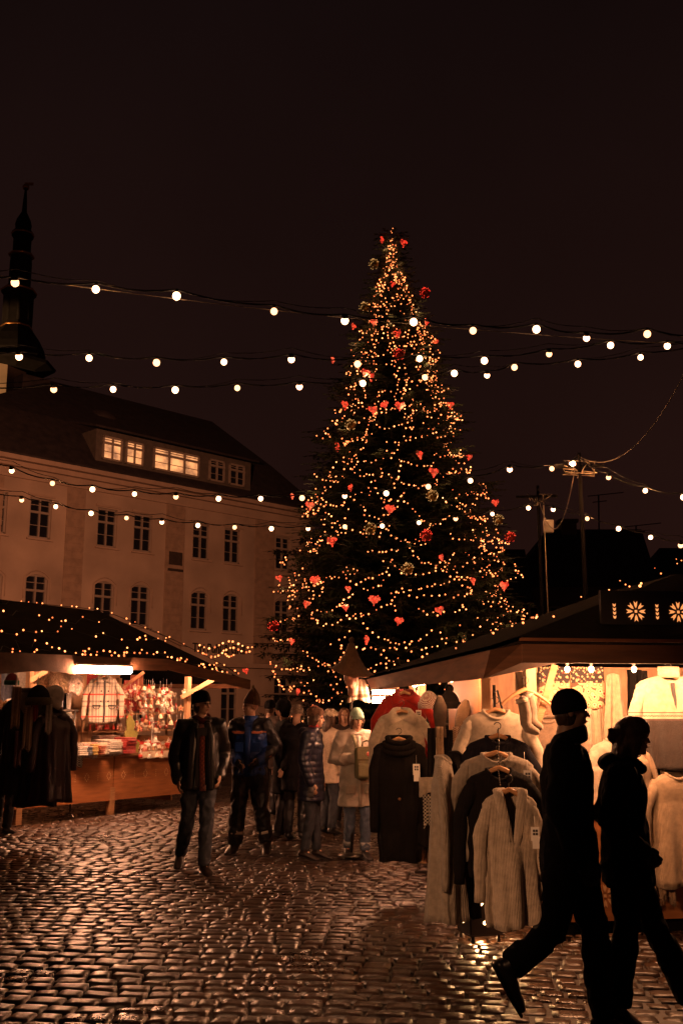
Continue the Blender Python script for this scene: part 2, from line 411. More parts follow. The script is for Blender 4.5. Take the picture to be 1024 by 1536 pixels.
def window(x0,x1,z0,z1,arch,parent,y=.14,lit=None,nm='window',cols_=2,top=.36):
    f=MB(); fw=.09
    f.box(((x0+x1)/2,y,z0+fw/2),(x1-x0,.1,fw)); 
    f.box((x0+fw/2,y,(z0+z1)/2),(fw,.1,z1-z0)); f.box((x1-fw/2,y,(z0+z1)/2),(fw,.1,z1-z0)); f.box(((x0+x1)/2,y,z1-fw/2),(x1-x0,.1,fw))
    zt=z0+(z1-z0)*(1-top)
    if top>0: f.box(((x0+x1)/2,y-.02,zt),(x1-x0,.12,.10))
    for k in range(1,cols_):
        xx=x0+(x1-x0)*k/cols_; f.box((xx,y-.01,(z0+z1)/2),(.075 if cols_==2 else .1,.10,z1-z0-fw))
    if top>0:
        for k in (1,): f.box(((x0+x1)/2,y,(zt+z1)/2),(x1-x0,.05,.03)); f.box(((x0+x1)/2,y,z0+(zt-z0)*.5),(x1-x0,.05,.025))
    fr=f.build(nm,whitep,parent)
    g=MB(); g.add([(x0+.03,y+.03,z0+.03),(x1-.03,y+.03,z0+.03),(x1-.03,y+.03,z1-.03),(x0+.03,y+.03,z1-.03)],[(0,1,2,3)]); g.build('pane',lit or glass,fr)
    return fr
for ci,c in enumerate(cols):
    for ri,r in enumerate(rows):
        fr=window(c[0],c[1],r[0],r[1],ri==1,bld)
        s=MB(); s.box(((c[0]+c[1])/2,-.05,r[0]-.06),(ww+.2,.16,.08)); s.build('sill',trim,fr)
        s=MB()
        if ri==1:
            cxx=(c[0]+c[1])/2;hw=ww/2+.10; P=[]
            for k in range(15):
                t=-1+2*k/14; P.append((cxx+t*hw,-.05,r[1]+.17-.34*t*t))
            P=[(P[0][0],-.05,P[0][2]-.9)]+P+[(P[-1][0],-.05,P[-1][2]-.9)]
            s.tube(P,.028,6)
        elif ri==2:
            s.box(((c[0]+c[1])/2,-.04,r[1]+.1),(ww+.26,.07,.10))
        else: continue
        s.build('surround',trim,fr)
# roof: hipped, steep flare at the eaves
rl=wall_st(78,573,6.2); rr_=wall_st(318,631,6.2); ZR=(rl[1]+rr_[1])/2
mb=MB(); ov=.5
A=[(SL-ov,-ov,ZE),(SR+ov,-ov,ZE),(SR+ov,D+ov,ZE),(SL-ov,D+ov,ZE)]
B=[(SL+1.6,1.7,ZE+2.6),(SR-1.5,1.7,ZE+2.6),(SR-1.5,D-1.7,ZE+2.6),(SL+1.6,D-1.7,ZE+2.6)]
rx1=rr_[0]
C=[(rl[0],6.2,ZR),(rx1,6.2,ZR)]
vs=A+B+C
mb.add(vs,[(0,1,5,4),(1,2,6,5),(2,3,7,6),(3,0,4,7),(4,5,9,8),(5,6,9),(6,7,8,9),(7,4,8)])
mb.add([(p[0],p[1],p[2]-.08) for p in A],[(3,2,1,0)])
for k in range(4):
    a,b=A[k],A[(k+1)%4]; mb.add([a,b,(b[0],b[1],b[2]-.08),(a[0],a[1],a[2]-.08)],[(0,3,2,1)])
rf=mb.build('roof',rooftile,bld)
print('ROOF',ZE,ZR,rx1,SR)
q0=wall_st(33,561,6.0); q1=wall_st(74,566,6.0); mb=MB(); mb.box(((q0[0]+q1[0])/2,6.3,(q0[1]+ZR-1.5)/2),(q1[0]-q0[0],.9,q0[1]-ZR+1.5)); mb.build('chimney',MATS['dark_roof_tiles'],rf)
# small eyebrow window
mb=MB(); sx,sz=wall_st(146,622,4.2); mb.ell((sx,3.9,sz-.4),(.9,.9,.6),zmin=0); mb.build('eyebrow_dormer',rooftile,rf)
# long shed dormer
litm=emit('lit_room',(1,.40,.13),.6,False)
n_=litm.node_tree; q_=n_.nodes.new('ShaderNodeTexNoise'); q_.inputs['Scale'].default_value=1.6; q_.inputs['Detail'].default_value=6; tq=n_.nodes.new('ShaderNodeTexCoord'); n_.links.new(tq.outputs['Object'],q_.inputs[0]); mr_=n_.nodes.new('ShaderNodeMapRange'); mr_.inputs[1].default_value=.35; mr_.inputs[2].default_value=.65; mr_.inputs[3].default_value=.15; mr_.inputs[4].default_value=.95; n_.links.new(q_.outputs['Fac'],mr_.inputs[0]); n_.links.new(mr_.outputs[0],n_.nodes['Principled BSDF'].inputs['Emission Strength'])
def dz(px,py): return wall_st(px,py,-.12)
x0,zt0=dz(149,654); x1,_=dz(373,700); zb=(dz(165,694)[1]+dz(264,713)[1])/2; zt=(dz(165,658)[1]+dz(264,675)[1])/2
yb=-.12; print('DORM',zb-ZE,zt-ZE)
mb=MB(); mb.box(((x0+x1)/2,yb+1.6,(zb+zt)/2+.05),(x1-x0+.3,3.2,zt-zb+.45))
dmr=mb.build('dormer',mat('grey_boards',(.10,.08,.06),.8,.2,5),bld)
mb=MB(); mb.add([(x0-.4,yb-.35,zt+.27),(x1+.45,yb-.35,zt+.27),(x1+.45,yb+4.2,zt+1.5),(x0-.4,yb+4.2,zt+1.5),(x0-.4,yb-.35,zt+.37),(x1+.45,yb-.35,zt+.37),(x1+.45,yb+4.2,zt+1.6),(x0-.4,yb+4.2,zt+1.6)],[(3,2,1,0),(4,5,6,7),(0,1,5,4),(1,2,6,5),(2,3,7,6),(3,0,4,7)])
mb.build('dormer_roof',rooftile,dmr)
for (a,b,n,lit) in [(152,182,2,1),(187,214,2,1),(229,298,3,1),(313,336,2,0),(343,366,2,0)]:
    s0,_=dz(a,690); s1,_=dz(b,690)
    wf=window(s0,s1,zb+.08,zt,False,dmr,y=yb-.06,lit=litm if lit else glass,nm='dormer_window',cols_=n,top=.3)
# lettering over the shop
tx=bpy.data.curves.new('t','FONT'); tx.body='Tiri Puhl & Grill'; tx.size=.62; tx.extrude=.02
to=bpy.data.objects.new('t',tx); COL.objects.link(to); dg=bpy.context.evaluated_depsgraph_get(); dg.update()
tm=bpy.data.meshes.new_from_object(to.evaluated_get(dg)); bpy.data.objects.remove(to)
tm.materials.clear(); tm.materials.append(mat('black_letters',(.02,.015,.01),.6))
s0,z0=wall_st(288,970); s1,_=wall_st(366,980)
wl=max(v.co.x for v in tm.vertices); 
for v in tm.vertices: v.co=Vector((s0+v.co.x*(s1-s0)/wl,-.05-v.co.z,z0-.25+v.co.y*1.05))
link('shop_lettering',tm,bld)
s0,z0=wall_st(253,827); s1,z1=wall_st(272,849); mb=MB(); mb.box(((s0+s1)/2,-.04,(z0+z1)/2),(s1-s0,.08,z0-z1)); mb.box(((s0+s1)/2,-.05,z1-.25),(s1-s0+.1,.12,.12)); mb.build('wall_plaque',mat('bronze_plaque',(.05,.035,.025),.5),bld)
# unseen spot added to brighten the facade, in place of the square's street lamps
l=lamp('facade_fill_spot',(-4.5,18,7.5),10500,(1,.37,.19),.6,None,'SPOT'); l.data.spot_size=R(54); l.data.spot_blend=.35
d=Vector((-15,48,8))-Vector(l.location); l.rotation_euler=d.to_track_quat('-Z','Y').to_euler()

# ------------------------------------------------------------------ baroque town-hall spire far left
sp_=tag(link('church_spire',None),'dark slender baroque spire with gilded rims behind the plaster building','spire')
Y=95; b0=at(24,560,Y); ap=at(48,280,Y); k=Y/FPX
sp_.location=(b0.x-.2,Y,0)
def zz(py): return at(40,py,Y).z
copper=mat('dark_copper_spire',(.010,.008,.007),.8,.3,2,bump=.2,spec=.15)
gilt=mat('gilded_rim',(.55,.25,.08),.35,.1,2,metal=.8)
prof=[(40,560),(62,552),(64,548),(40,541),(47,532),(44,522),(36,508),(27,497),(24,493),(23,492),(23,462),(23,446),(27,442),(27,436),(17,432),(17,428),(17,395),(16,386),(19,383),(14,380),(14,360),(17,356),(17,349),(12,344),(13,338),(11,330),(4,318),(3,300),(1.5,283)]
mb=MB()
mb.lathe([(r*k,zz(y)) for r,y in prof],8,rot0=R(22.5),smooth=False)
sb=mb.build('spire_body',copper,sp_)
for r,y in((27.6,438),(24,492),(20,384),(17.6,352),(42,543)):
    mb=MB(); mb.lathe([(r*k,zz(y+1.5)),(r*k*1.03,zz(y)),(r*k,zz(y-1.5))],8,rot0=R(22.5)); mb.build('gilded_rim',gilt,sp_)
for i in range(8):
    a=R(22.5+45*i); 
    mb=MB(); mb.tube([(20*k*math.cos(a),20*k*math.sin(a),zz(486)),(20*k*math.cos(a),20*k*math.sin(a),zz(445))],.22,6); mb.build('lantern_column',copper,sp_)
mb=MB(); mb.ell((0,0,zz(281)),(.35,.35,.35)); mb.box((.3,0,zz(276)),(.9,.06,.3)); mb.build('weather_vane',gilt,sp_)
mb=MB(); mb.lathe([(50*k,0),(50*k,zz(556))],8,rot0=R(-50),smooth=False); o=mb.build('stone_tower',mat('tower_limestone',(.45,.34,.24),.9,.15,.6,bump=.3,bscale=3),sp_); o.location.x=-29*k
l=lamp('tower_floodlight',(b0.x-34,Y-34,10),110000,(1,.5,.2),.4,None,'SPOT'); l.data.spot_size=R(15)
d=Vector((b0.x-3,Y,zz(572)))-Vector(l.location); l.rotation_euler=d.to_track_quat('-Z','Y').to_euler()

# ------------------------------------------------------------------ dark houses on the right
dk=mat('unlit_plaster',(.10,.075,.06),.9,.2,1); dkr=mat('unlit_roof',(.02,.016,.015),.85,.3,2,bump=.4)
def house(name,label,pl,pr,pw,py_ridge,py_eave,Y,dep=9,chim=()):
    h=tag(link(name,None,None),label,'house',group='dark houses beyond the square')
    l_=at(pl,py_eave,Y); r_=at(pr,py_eave,Y); rid=at((pl+pr)/2,py_ridge,Y+dep/2)
    x0,x1=l_.x,r_.x; ze=l_.z; zr=rid.z
    h.location=((x0+x1)/2,Y,0); hw=(x1-x0)/2
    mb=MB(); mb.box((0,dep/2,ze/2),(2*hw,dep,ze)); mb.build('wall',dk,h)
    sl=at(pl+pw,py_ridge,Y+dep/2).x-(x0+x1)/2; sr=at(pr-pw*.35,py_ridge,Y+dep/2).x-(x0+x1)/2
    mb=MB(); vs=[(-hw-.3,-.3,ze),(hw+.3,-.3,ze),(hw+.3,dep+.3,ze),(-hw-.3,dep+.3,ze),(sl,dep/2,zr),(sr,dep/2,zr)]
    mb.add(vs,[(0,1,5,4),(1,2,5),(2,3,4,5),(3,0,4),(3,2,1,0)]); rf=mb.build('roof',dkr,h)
    for cpx,cw,ct in chim:
        c=at(cpx,py_ridge,Y+dep/2); mb=MB(); top=at(cpx,ct,Y+dep/2).z
        mb.box((c.x-h.location.x,dep/2,(zr-1+top)/2),(cw*Y/FPX,1.0,top-zr+1)); mb.box((c.x-h.location.x,dep/2,top),(cw*Y/FPX+.25,1.2,.2)); mb.build('chimney',dk,rf)
    for i in range(5):
        for zc in (2.5,5.8):
            if zc+1<ze:
                xx=-hw+(i+.5)*2*hw/5; window(xx-.5,xx+.5,zc,zc+1.6,False,h,y=-.03)
    return h
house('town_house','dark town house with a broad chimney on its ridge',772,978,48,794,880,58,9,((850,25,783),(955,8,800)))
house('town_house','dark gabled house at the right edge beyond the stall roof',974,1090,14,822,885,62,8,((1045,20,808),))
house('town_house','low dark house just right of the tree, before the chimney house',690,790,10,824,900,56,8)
# aerials
for px,p0,p1 in((898,742,806),(954,788,806)):
    a=at(px,p1+8,62.5); b=at(px-1,p0,62.5); mb=MB(); o=tag(link('roof_aerial',None,None,a),'thin television aerial mast '+('with bent cross arm above the chimney house' if px<900 else 'short and plain on the right end of the ridge'),'aerial')
    mb.tube([(0,0,0),b-a],.05,5); mb.build('mast',dkr,o)
    mb=MB(); t=b-a; mb.bar(t+Vector((-.7,0,-.1)),t+Vector((1.6,0,.15)),.05,.05); mb.bar(t+Vector((-.4,0,-.5)),t+Vector((.5,0,-.4)),.05,.05); mb.build('cross_arm',dkr,o)

# unseen spot added from the left to brighten the hanging clothes and shoppers
l=lamp('rack_fill_spot',(-2.6,2.2,3.0),680,(1,.46,.22),.25,None,'SPOT'); l.data.spot_size=R(42); l.data.spot_blend=.55
d=Vector((.45,8,.95))-Vector(l.location); l.rotation_euler=d.to_track_quat('-Z','Y').to_euler()
# ------------------------------------------------------------------ the spruce
TY=26.0; TX=at(595,1150,TY).x
tree=thing('spruce_tree','tall dark Christmas spruce standing in the middle of the square','tree',(TX,TY,0))
TH=at(587,346,TY).z
prof=[]
for y_,l_,r_ in((1150,400,775),(1080,385,790),(1000,382,790),(940,386,786),(880,394,780),(800,416,760),(740,434,738),(660,462,702),(600,486,686),(540,503,665),(480,524,650),(440,556,634),(400,566,620),(360,577,598)):
    a_=at(l_,y_,TY-1.5); b_=at(r_,y_,TY-1.5); prof.append((max(0,a_.z),(b_.x-a_.x)/2*.93))
prof[0]=(0,prof[0][1]); prof.append((TH,.05)); print('PROF',prof)
def crown_r(z):
    for (a,ra),(b,rb) in zip(prof,prof[1:]):
        if a<=z<=b: return ra+(rb-ra)*(z-a)/(b-a)
    return .05
mb=MB(); mb.tube([(0,0,-.1),(0,0,2),(.05,0,8),(0,0,TH-.2)],[.24,.2,.11,.015],10); mb.build('trunk',mat('spruce_bark',(.05,.035,.025),.9,.3,12,bump=.6),tree)
def lobe(z,a): # uneven outline
    return .97+.16*noise.noise(Vector((math.cos(a)*1.7,math.sin(a)*1.7,z*.75)))+.18*noise.noise(Vector((math.cos(a)*4,math.sin(a)*4,z*2.1)))
rt=random.Random(11)
V=[];Fc=[]
limbs=MB()
def needle_twig(p,d,L,up,w):
    """a flat spray: spine with side needles sticks, drooping"""
    side=d.cross(up)
    if side.length<.01: return
    side.normalize(); n=max(2,int(L/.11)); 
    b=len(V)
    q=p.copy(); 
    for i in range(n):
        t=i/n; ww=w*(1-t*.75)
        q2=q+d*(L/n)+Vector((0,0,-.012-.02*t))
        for s in(-1,1):
            tip=q+d*(L/n)*1.5+side*s*ww*(1+.35*rt.random())+Vector((0,0,-.03*rt.random()-.01))
            k=len(V); V.extend([q,q2,tip]); Fc.append((k,k+1,k+2))
        q=q2
    k=len(V); V.extend([q-side*.012,q+side*.012,q+d*.09]); Fc.append((k,k+1,k+2))
z=.9
while z<TH-.08:
    R0=crown_r(z); nb=int(8+R0*3.2)
    a0=rt.random()*6
    for i in range(nb):
        a=a0+2*PI*i/nb+rt.uniform(-.16,.16)
        # skip most of the unseen far side
        if math.sin(a)>.55 and rt.random()<.5: continue
        Lb=R0*lobe(z,a)*rt.uniform(.82,1.13)+.12
        d=Vector((math.cos(a),math.sin(a),0)); zz0=z+Lb*.24
        pts=[];m=max(4,int(Lb/.3))
        for k in range(m+1):
            t=k/m; pts.append(Vector((d.x*Lb*t,d.y*Lb*t,zz0-Lb*.30*t**1.1+Lb*.14*max(0,t-.62)/.38)))
        limbs.tube(pts,[.035*(1-.85*k/m)*min(1,.3+Lb/3) for k in range(m+1)],4,smooth=False)
        s=.12
        while s<Lb:
            t=s/Lb; kk=min(m-1,int(t*m)); f=t*m-kk; p=pts[kk].lerp(pts[kk+1],f); tan=(pts[kk+1]-pts[kk]).normalized()
            sd=Vector((-d.y,d.x,0))
            tl=(.16+.62*(1-t)*min(1,Lb/2.2))*rt.uniform(.7,1.25)
            for sg in(-1,1):
                dd=(tan*.62+sd*sg*.8+Vector((0,0,rt.uniform(-.28,.10)))).normalized()
                needle_twig(p,dd,tl,Vector((0,0,1)),.085)
            if rt.random()<.55: needle_twig(p,(tan*.5+Vector((0,0,-.55))+sd*rt.uniform(-.4,.4)).normalized(),tl*.55,sd,.07)
            if t>.55 and rt.random()<.3: needle_twig(p,(tan*.7+Vector((0,0,.5))).normalized(),tl*.5,sd,.06)
            s+=.125+.03*rt.random()
        needle_twig(pts[-1],(pts[-1]-pts[-2]).normalized(),.28,Vector((0,0,1)),.09)
    z+=.20+.012*R0+.04*rt.random()
print('TREEFACES',len(Fc))
fol=mat('spruce_needles',(.030,.040,.018),.75,.45,2.5)
limbs.add(V,Fc,1); limbs.build('crown',[mat('spruce_twig_bark',(.045,.03,.02),.9),fol],tree)

# fairy lights
BULB=[emit('fairy_bulb_warm',(1,.23,.06),3.0,False),emit('fairy_bulb_dim',(1,.18,.045),1.4,False),emit('fairy_bulb_gold',(1,.30,.09),4.0,False)]
def ico(r):
    bm=bmesh.new(); bmesh.ops.create_icosphere(bm,subdivisions=1,radius=r); v=[x.co.copy() for x in bm.verts]; f=[[x.index for x in y.verts] for y in bm.faces]; bm.free(); return v,f
ICO=ico(1)
def bulb_meshes(r):
    out=[]
    for m in BULB:
        b=MB(); b.add([v*r for v in ICO[0]],ICO[1],0,True); out.append(b.mesh('bulb',m))
    return out
def fairy(name,label,loc,pts,r,wire=None,rng=random.Random(5),group=None,cat='fairy lights'):
    """pts local to loc; up to 100 nearest bulbs as parts, the rest one stuff part"""
    t=thing(name,label,cat,loc,0,group)
    pts=sorted(pts,key=lambda p:p.y)
    ms=bulb_meshes(r)
    for p in pts[:100]:
        o=link('bulb',ms[rng.choice((0,0,0,1,2))],t,p); o.scale=(rng.uniform(.8,1.25),)*3
    if len(pts)>100:
        b=MB()
        for p in pts[100:]:
            s=r*rng.choice((.65,.8,.9,1,1,1.15)); b.add([v*s+p for v in ICO[0]],ICO[1],rng.choice((0,0,0,1,2)),True)
        o=b.build('bulbs',BULB,t); o['kind']='stuff'
    if wire:
        b=MB()
        for w_ in wire: b.tube(w_,.006,3,caps=False)
        b.build('wire',mat('black_cable',(.01,.01,.01),.6),t)
    return t
rg=random.Random(21)
pts=[];wires=[]
def surf(z,a,k=1.0): 
    rr=crown_r(z)*lobe(z,a)*k; return Vector((rr*math.cos(a),rr*math.sin(a),z))
def swag(z0,a0,z1,a1,sag,step=.105,k=1.03,jit=.02):
    L=(surf(z0,a0)-surf(z1,a1)).length+sag*.8; n=max(3,int(L/step)); w_=[]
    for i in range(n+1):
        t=i/n; z=z0+(z1-z0)*t-sag*4*t*(1-t); a=a0+(a1-a0)*t
        p=surf(max(z,.5),a,k+.04*math.sin(t*PI*3+z0*5))
        w_.append(p)
        pts.append(p+Vector((rg.uniform(-jit,jit),rg.uniform(-jit,jit),rg.uniform(-jit,jit))))
    wires.append(w_)
z=14.55; a=PI
row=0
while z>1.3:
    Rz=crown_r(z); a=R(175)+rg.uniform(0,.3)
    while a<R(372):
        da=min(1.3,rg.uniform(.75,1.7)/max(Rz,.45))
        z1=z+rg.uniform(-.22,.22)
        if rg.random()<(.95 if z>9 else .9): swag(z+rg.uniform(-.3,.3),a,z1+rg.uniform(-.35,.35),a+da*rg.uniform(.7,1.3),rg.uniform(.0,.45),step=rg.uniform(.09,.17),k=rg.choice((1.02,.9,.96,1.06)),jit=.045)
        a+=da
    z-=.36 if z>9 else .47
    row+=1
for i in range(95): # short loose ends hanging between the swags, denser up the crown
    z=rg.uniform(2,14.4) if i%2 else rg.uniform(8.5,14.4); a=rg.uniform(R(180),R(360)); swag(z,a,z-rg.uniform(.3,.8),a+rg.uniform(-.3,.3)/max(.6,crown_r(z)),0,k=rg.uniform(.85,1.05),jit=.06)
print('TREE BULBS',len(pts))
fl=fairy('fairy_lights','warm white fairy lights looped round the dark spruce from tip to foot',(TX,TY,0),pts,.0205,wires,cat='fairy lights')
for i in range(26):
    z=14.2-12.3*(i/25)**.85; a=R(185+170*((i*.618)%1)); p=surf(z,a,1.12)
    lamp('fairy_glow',p,5.0 if z<12 else 3,(1,.48,.18),.08,fl)

# ornaments
def on_tree(px,py,k=1.04):
    Y=TY
    for _ in range(6):
        p=at(px,py,Y); rr=crown_r(p.z)*k; dx=p.x-TX
        Y=TY-math.sqrt(max(rr*rr-dx*dx,.0))-.12
    return at(px,py,Y)
redf=mat('red_felt',(.35,.03,.02),.8); redl=emit('red_fairy_bulb',(1,.03,.015),1.0,False); redl2=emit('orange_fairy_bulb',(1,.06,.02),1.5,False); redb=emit('lit_red_tinsel',(1,.03,.015),.22,False)
wire_m=mat('thin_dark_wire',(.02,.018,.015),.5)
def heart_pt(t): return (16*math.sin(t)**3/17,(13*math.cos(t)-5*math.cos(2*t)-2*math.cos(3*t)-math.cos(4*t))/17)
def mk_heart(s,rng):
    body=MB(); P=[heart_pt(2*PI*i/22) for i in range(22)]
    vs=[(x*s*.92,-.05*s,y*s*.92) for x,y in P]+[(x*s*.92,.05*s,y*s*.92) for x,y in P]+[(0,-.32*s,0),(0,.32*s,0)]
    n=22; fs=[(i,(i+1)%n,(i+1)%n+n,i+n) for i in range(n)]+[((i+1)%n,i,2*n) for i in range(n)]+[(i+n,(i+1)%n+n,2*n+1) for i in range(n)]
    body.add(vs,fs,0,True)
    L=MB()
    for i in range(46):
        t=rng.random()*2*PI; q=math.sqrt(rng.random()); x,y=heart_pt(t)
        for sg in((-1,) if rng.random()<.7 else (1,)):
            r_=s*.085*rng.uniform(.7,1.25); c=Vector((x*s*q,sg*(.32*s*(1-q)+.07*s),y*s*q)); L.add([v*r_+c for v in ICO[0]],ICO[1],rng.choice((0,0,1)),True)
    hk=MB(); hk.tube([(0,0,s*.35),(0,0,s*1.15)],.006,4)
    return body,L,hk
hr=random.Random(2)
protoH=[mk_heart(.145,hr) for _ in range(4)]
HM=[(b.mesh('tinsel_body',redb),l.mesh('red_bulbs',[redl,redl2]),h.mesh('hanging_wire',wire_m)) for b,l,h in protoH]
c1=lambda x,y:(380+x*.41,320+y*.4104); c2=lambda x,y:(380+x*.41,680+y*.4104)
hearts=[c1(470,97),c1(549,108),c1(508,258),c1(366,413),c1(440,398),c1(633,397),c1(525,440),c1(667,470),c1(290,536),c1(410,582),c1(432,598),c1(335,700),c1(437,718),c1(479,700),c1(535,703),c1(720,700),c1(307,853),c1(607,880),c1(788,890),
 c2(660,68),c2(355,125),c2(208,190),c2(142,155),c2(499,203),c2(287,320),c2(687,380),c2(225,463),c2(347,495),c2(95,455),c2(195,550),c2(337,563),c2(442,535),c2(681,572),c2(532,612),c2(140,687),c2(414,680),c2(802,465),c2(916,483),c2(163,870),c2(884,180)]
hearts.append((369,1006))
hearts.sort(key=lambda p:p[1])
ORD=['topmost','second','third','fourth','fifth','sixth','seventh','eighth','ninth','tenth','eleventh','twelfth','thirteenth','fourteenth','fifteenth','sixteenth','seventeenth','eighteenth','nineteenth','twentieth','twenty-first','twenty-second','twenty-third','twenty-fourth','twenty-fifth','twenty-sixth','twenty-seventh','twenty-eighth','twenty-ninth','thirtieth']
ORD+=['thirty-'+w_ for w_ in ('first','second','third','fourth','fifth','sixth','seventh','eighth','ninth')]+['fortieth','lowest but one','lowest']
def where(px,py):
    c=595; hw=max(25,(py-340)*.33); f=(px-c)/hw
    return 'at the left edge' if f<-.75 else 'left of the trunk line' if f<-.25 else 'near the middle' if f<.25 else 'right of the trunk line' if f<.75 else 'at the right edge'
for i,(x,y) in enumerate(hearts):
    p=on_tree(x,y)
    lab='%s glowing red heart counting down the spruce, %s'%(ORD[i] if i<len(hearts)-1 else 'lowest',where(x,y))
    t=thing('heart_ornament',lab,'ornament',p,hr.choice((0,.3,-.4,.9,-1.0,.6,1.25)),'red lit hearts on the spruce')
    s=hr.uniform(.62,1.05); t.scale=(s,s,s); t.rotation_euler.x=hr.uniform(-.2,.2); t.rotation_euler.y=hr.uniform(-.25,.25)
    m=HM[i%4]
    for nm,d_ in zip(('tinsel_body','red_bulbs','hanging_wire'),m): link(nm,d_,t)
balls=[(c1(627,290),0),(c1(533,515),0),(c2(631,300),0),(c2(938,306),0),(c2(73,631),0),(c1(440,185),1),(c1(405,343),1),(c1(355,772),1),(c2(427,275),1),(c2(653,155),1),(c2(563,422),1),(c2(895,243),1)]
def mk_ball(gold):
    b=MB(); b.ell((0,0,0),.135,16,10); L=MB()
    for i in range(40):
        v=Vector((hr.gauss(0,1),hr.gauss(0,1),hr.gauss(0,1))).normalized()*.145; L.add([q*.013+v for q in ICO[0]],ICO[1],0,True)
    h=MB(); h.tube([(0,0,.13),(0,0,.24)],.006,4); h.lathe([(.03,.125),(.03,.16),(.01,.165)],8)
    return b,L,h
gb=mk_ball(1); goldm=mat('gold_wire_ball',(.35,.22,.07),.35,.2,20,metal=.7)
BM0=[(gb[0].mesh('ball',redf),gb[1].mesh('red_bulbs',redl),gb[2].mesh('ball_cap',wire_m)),(gb[0].mesh('ball',goldm),gb[1].mesh('gold_bulbs',emit('faint_gold_bulb',(1,.5,.15),.5,False)),gb[2].mesh('ball_cap',wire_m))]
balls.sort(key=lambda b:(b[1],b[0][1])); cnt=[0,0]
for (xy,g) in balls:
    p=on_tree(*xy); kind='gold' if g else 'red'
    t=thing('ball_ornament','%s %s round ball counting down the spruce, %s'%(ORD[cnt[g]],kind,where(*xy)),'ornament',p,0,kind+' balls on the spruce'); cnt[g]+=1
    for nm,d_ in zip(('ball','ball_bulbs','ball_cap'),BM0[g]): link(nm,d_,t)

# ------------------------------------------------------------------ festoon strings
FEST=emit('festoon_bulb_glow',(1,.50,.25),7); FEST2=emit('festoon_bulb_soft',(1,.44,.19),3.2)
bm_=MB(); bm_.ell((0,0,0),(1,1,1.05),12,8); bulbme=bm_.mesh('bulb',FEST); bulbme2=bm_.mesh('bulb',FEST2)
sk=MB(); sk.lathe([(.35,.75),(.5,.9),(.5,1.6),(.25,1.75)],8); sockme=sk.mesh('socket',mat('black_socket',(.012,.011,.01),.5))
cable=mat('black_cable',(.01,.01,.01),.6)
def festoon(label,P,Y0,Y1,r,ext=((-60,0),(60,0)),lampn=3,power=88,ends=True):
    t=thing('festoon_string',label,'string lights',at(P[0][0],P[0][1],Y0),0,'festoon bulbs strung over the square')
    o=Vector(t.location); x0,x1=P[0][0],P[-1][0]
    pos=[]
    for (x,y) in P:
        f=(x-x0)/max(1,(x1-x0)); pos.append(at(x,y,Y0+(Y1-Y0)*f))
    for i,p in enumerate(pos):
        r_=r*(1,.93,1.04,.9,1.0)[i%5]; b=link('bulb',bulbme2 if (i*5+int(Y0))%3==1 else bulbme,t,p-o); b.scale=(r_,r_,r_)
        s=link('socket',sockme,b); s.scale=(1.0,1.0,1.0) if (i*7)%4 else (1.7,1.7,1.2); s.location.z=0 if (i*7)%4 else -.55; s.rotation_euler.x=0 if (i*7)%4 else .35
        if lampn and (i%lampn==1 or i==0): lamp('bulb_light',p-o,power,(1,.37,.13),.045,t)
    # cable with slight dips between the bulbs
    top=Vector((0,0,r*1.7)); W=[]
    a=at(P[0][0]+ext[0][0],P[0][1]+ext[0][1],Y0); e=at(P[-1][0]+ext[1][0],P[-1][1]+ext[1][1],Y1)
    Q=[a]+pos+[e]
    for i in range(len(Q)-1):
        for k in range(5):
            f=k/5; p=Q[i].lerp(Q[i+1],f)+top-Vector((0,0,.05*math.sin(f*PI))); W.append(p-o)
    W.append(Q[-1]+top-o)
    b=MB(); b.tube(W,.012,5); b.tube([p+Vector((0,.03,.05+.05*math.sin(i*.33))) for i,p in enumerate(W)],.006,4); b.build('cable',cable,t)
    return t
A=[(23,424),(144,434),(265,444),(411,467),(517,481),(620,483),(709,496),(804,494),(879,507),(970,501)]
B=[(29,535),(134,537),(235,544),(336,543),(437,539),(536,546),(629,538),(726,541),(823,531),(915,518),(1000,519)]
Cc=[(81,584),(170,584),(263,585),(356,582),(449,580),(544,575),(637,566),(681,560),(730,563),(771,551),(866,546),(960,536)]
Dd=[(18,706),(79,725),(139,734),(202,741),(264,745),(328,748),(391,748),(453,747),(517,744),(579,740),(642,730),(705,721),(764,704),(827,703)]
Ee=[(33,750),(84,760),(137,770),(190,777),(243,783),(297,788),(352,791),(407,793),(462,793),(517,790),(573,789),(628,784),(683,778),(738,771),(792,762)]
Ff=[(829,764),(880,778),(927,793),(975,806),(1020,818)]
Gg=[(912,716),(967,736),(1024,746)]
festoon('highest string of large round bulbs, crossing near the top of the spruce',A,10.5,12,.046,((-80,-8),(90,10)))
festoon('second string of large bulbs from the top, starting above the left spire base',B,12.5,13.5,.046,((-80,-2),(80,0)))
festoon('third string of large bulbs from the top, passing the roof of the plaster building',Cc,13.5,14.5,.046,((-130,2),(100,-16)))
festoon('upper string of small bulbs crossing the plaster building towards the taller pole',Dd,17,16,.044,((-60,-20),(41,-12)))
festoon('lower string of small bulbs crossing the plaster building towards the shorter pole',Ee,19,20,.044,((-70,-14),(14,-6)))
festoon('string of five small bulbs falling rightwards from the shorter pole',Ff,20,17,.044,((-22,-8),(60,10)))
festoon('string of three small bulbs falling rightwards from the taller pole',Gg,16,14.5,.040,((-42,-22),(50,10)))
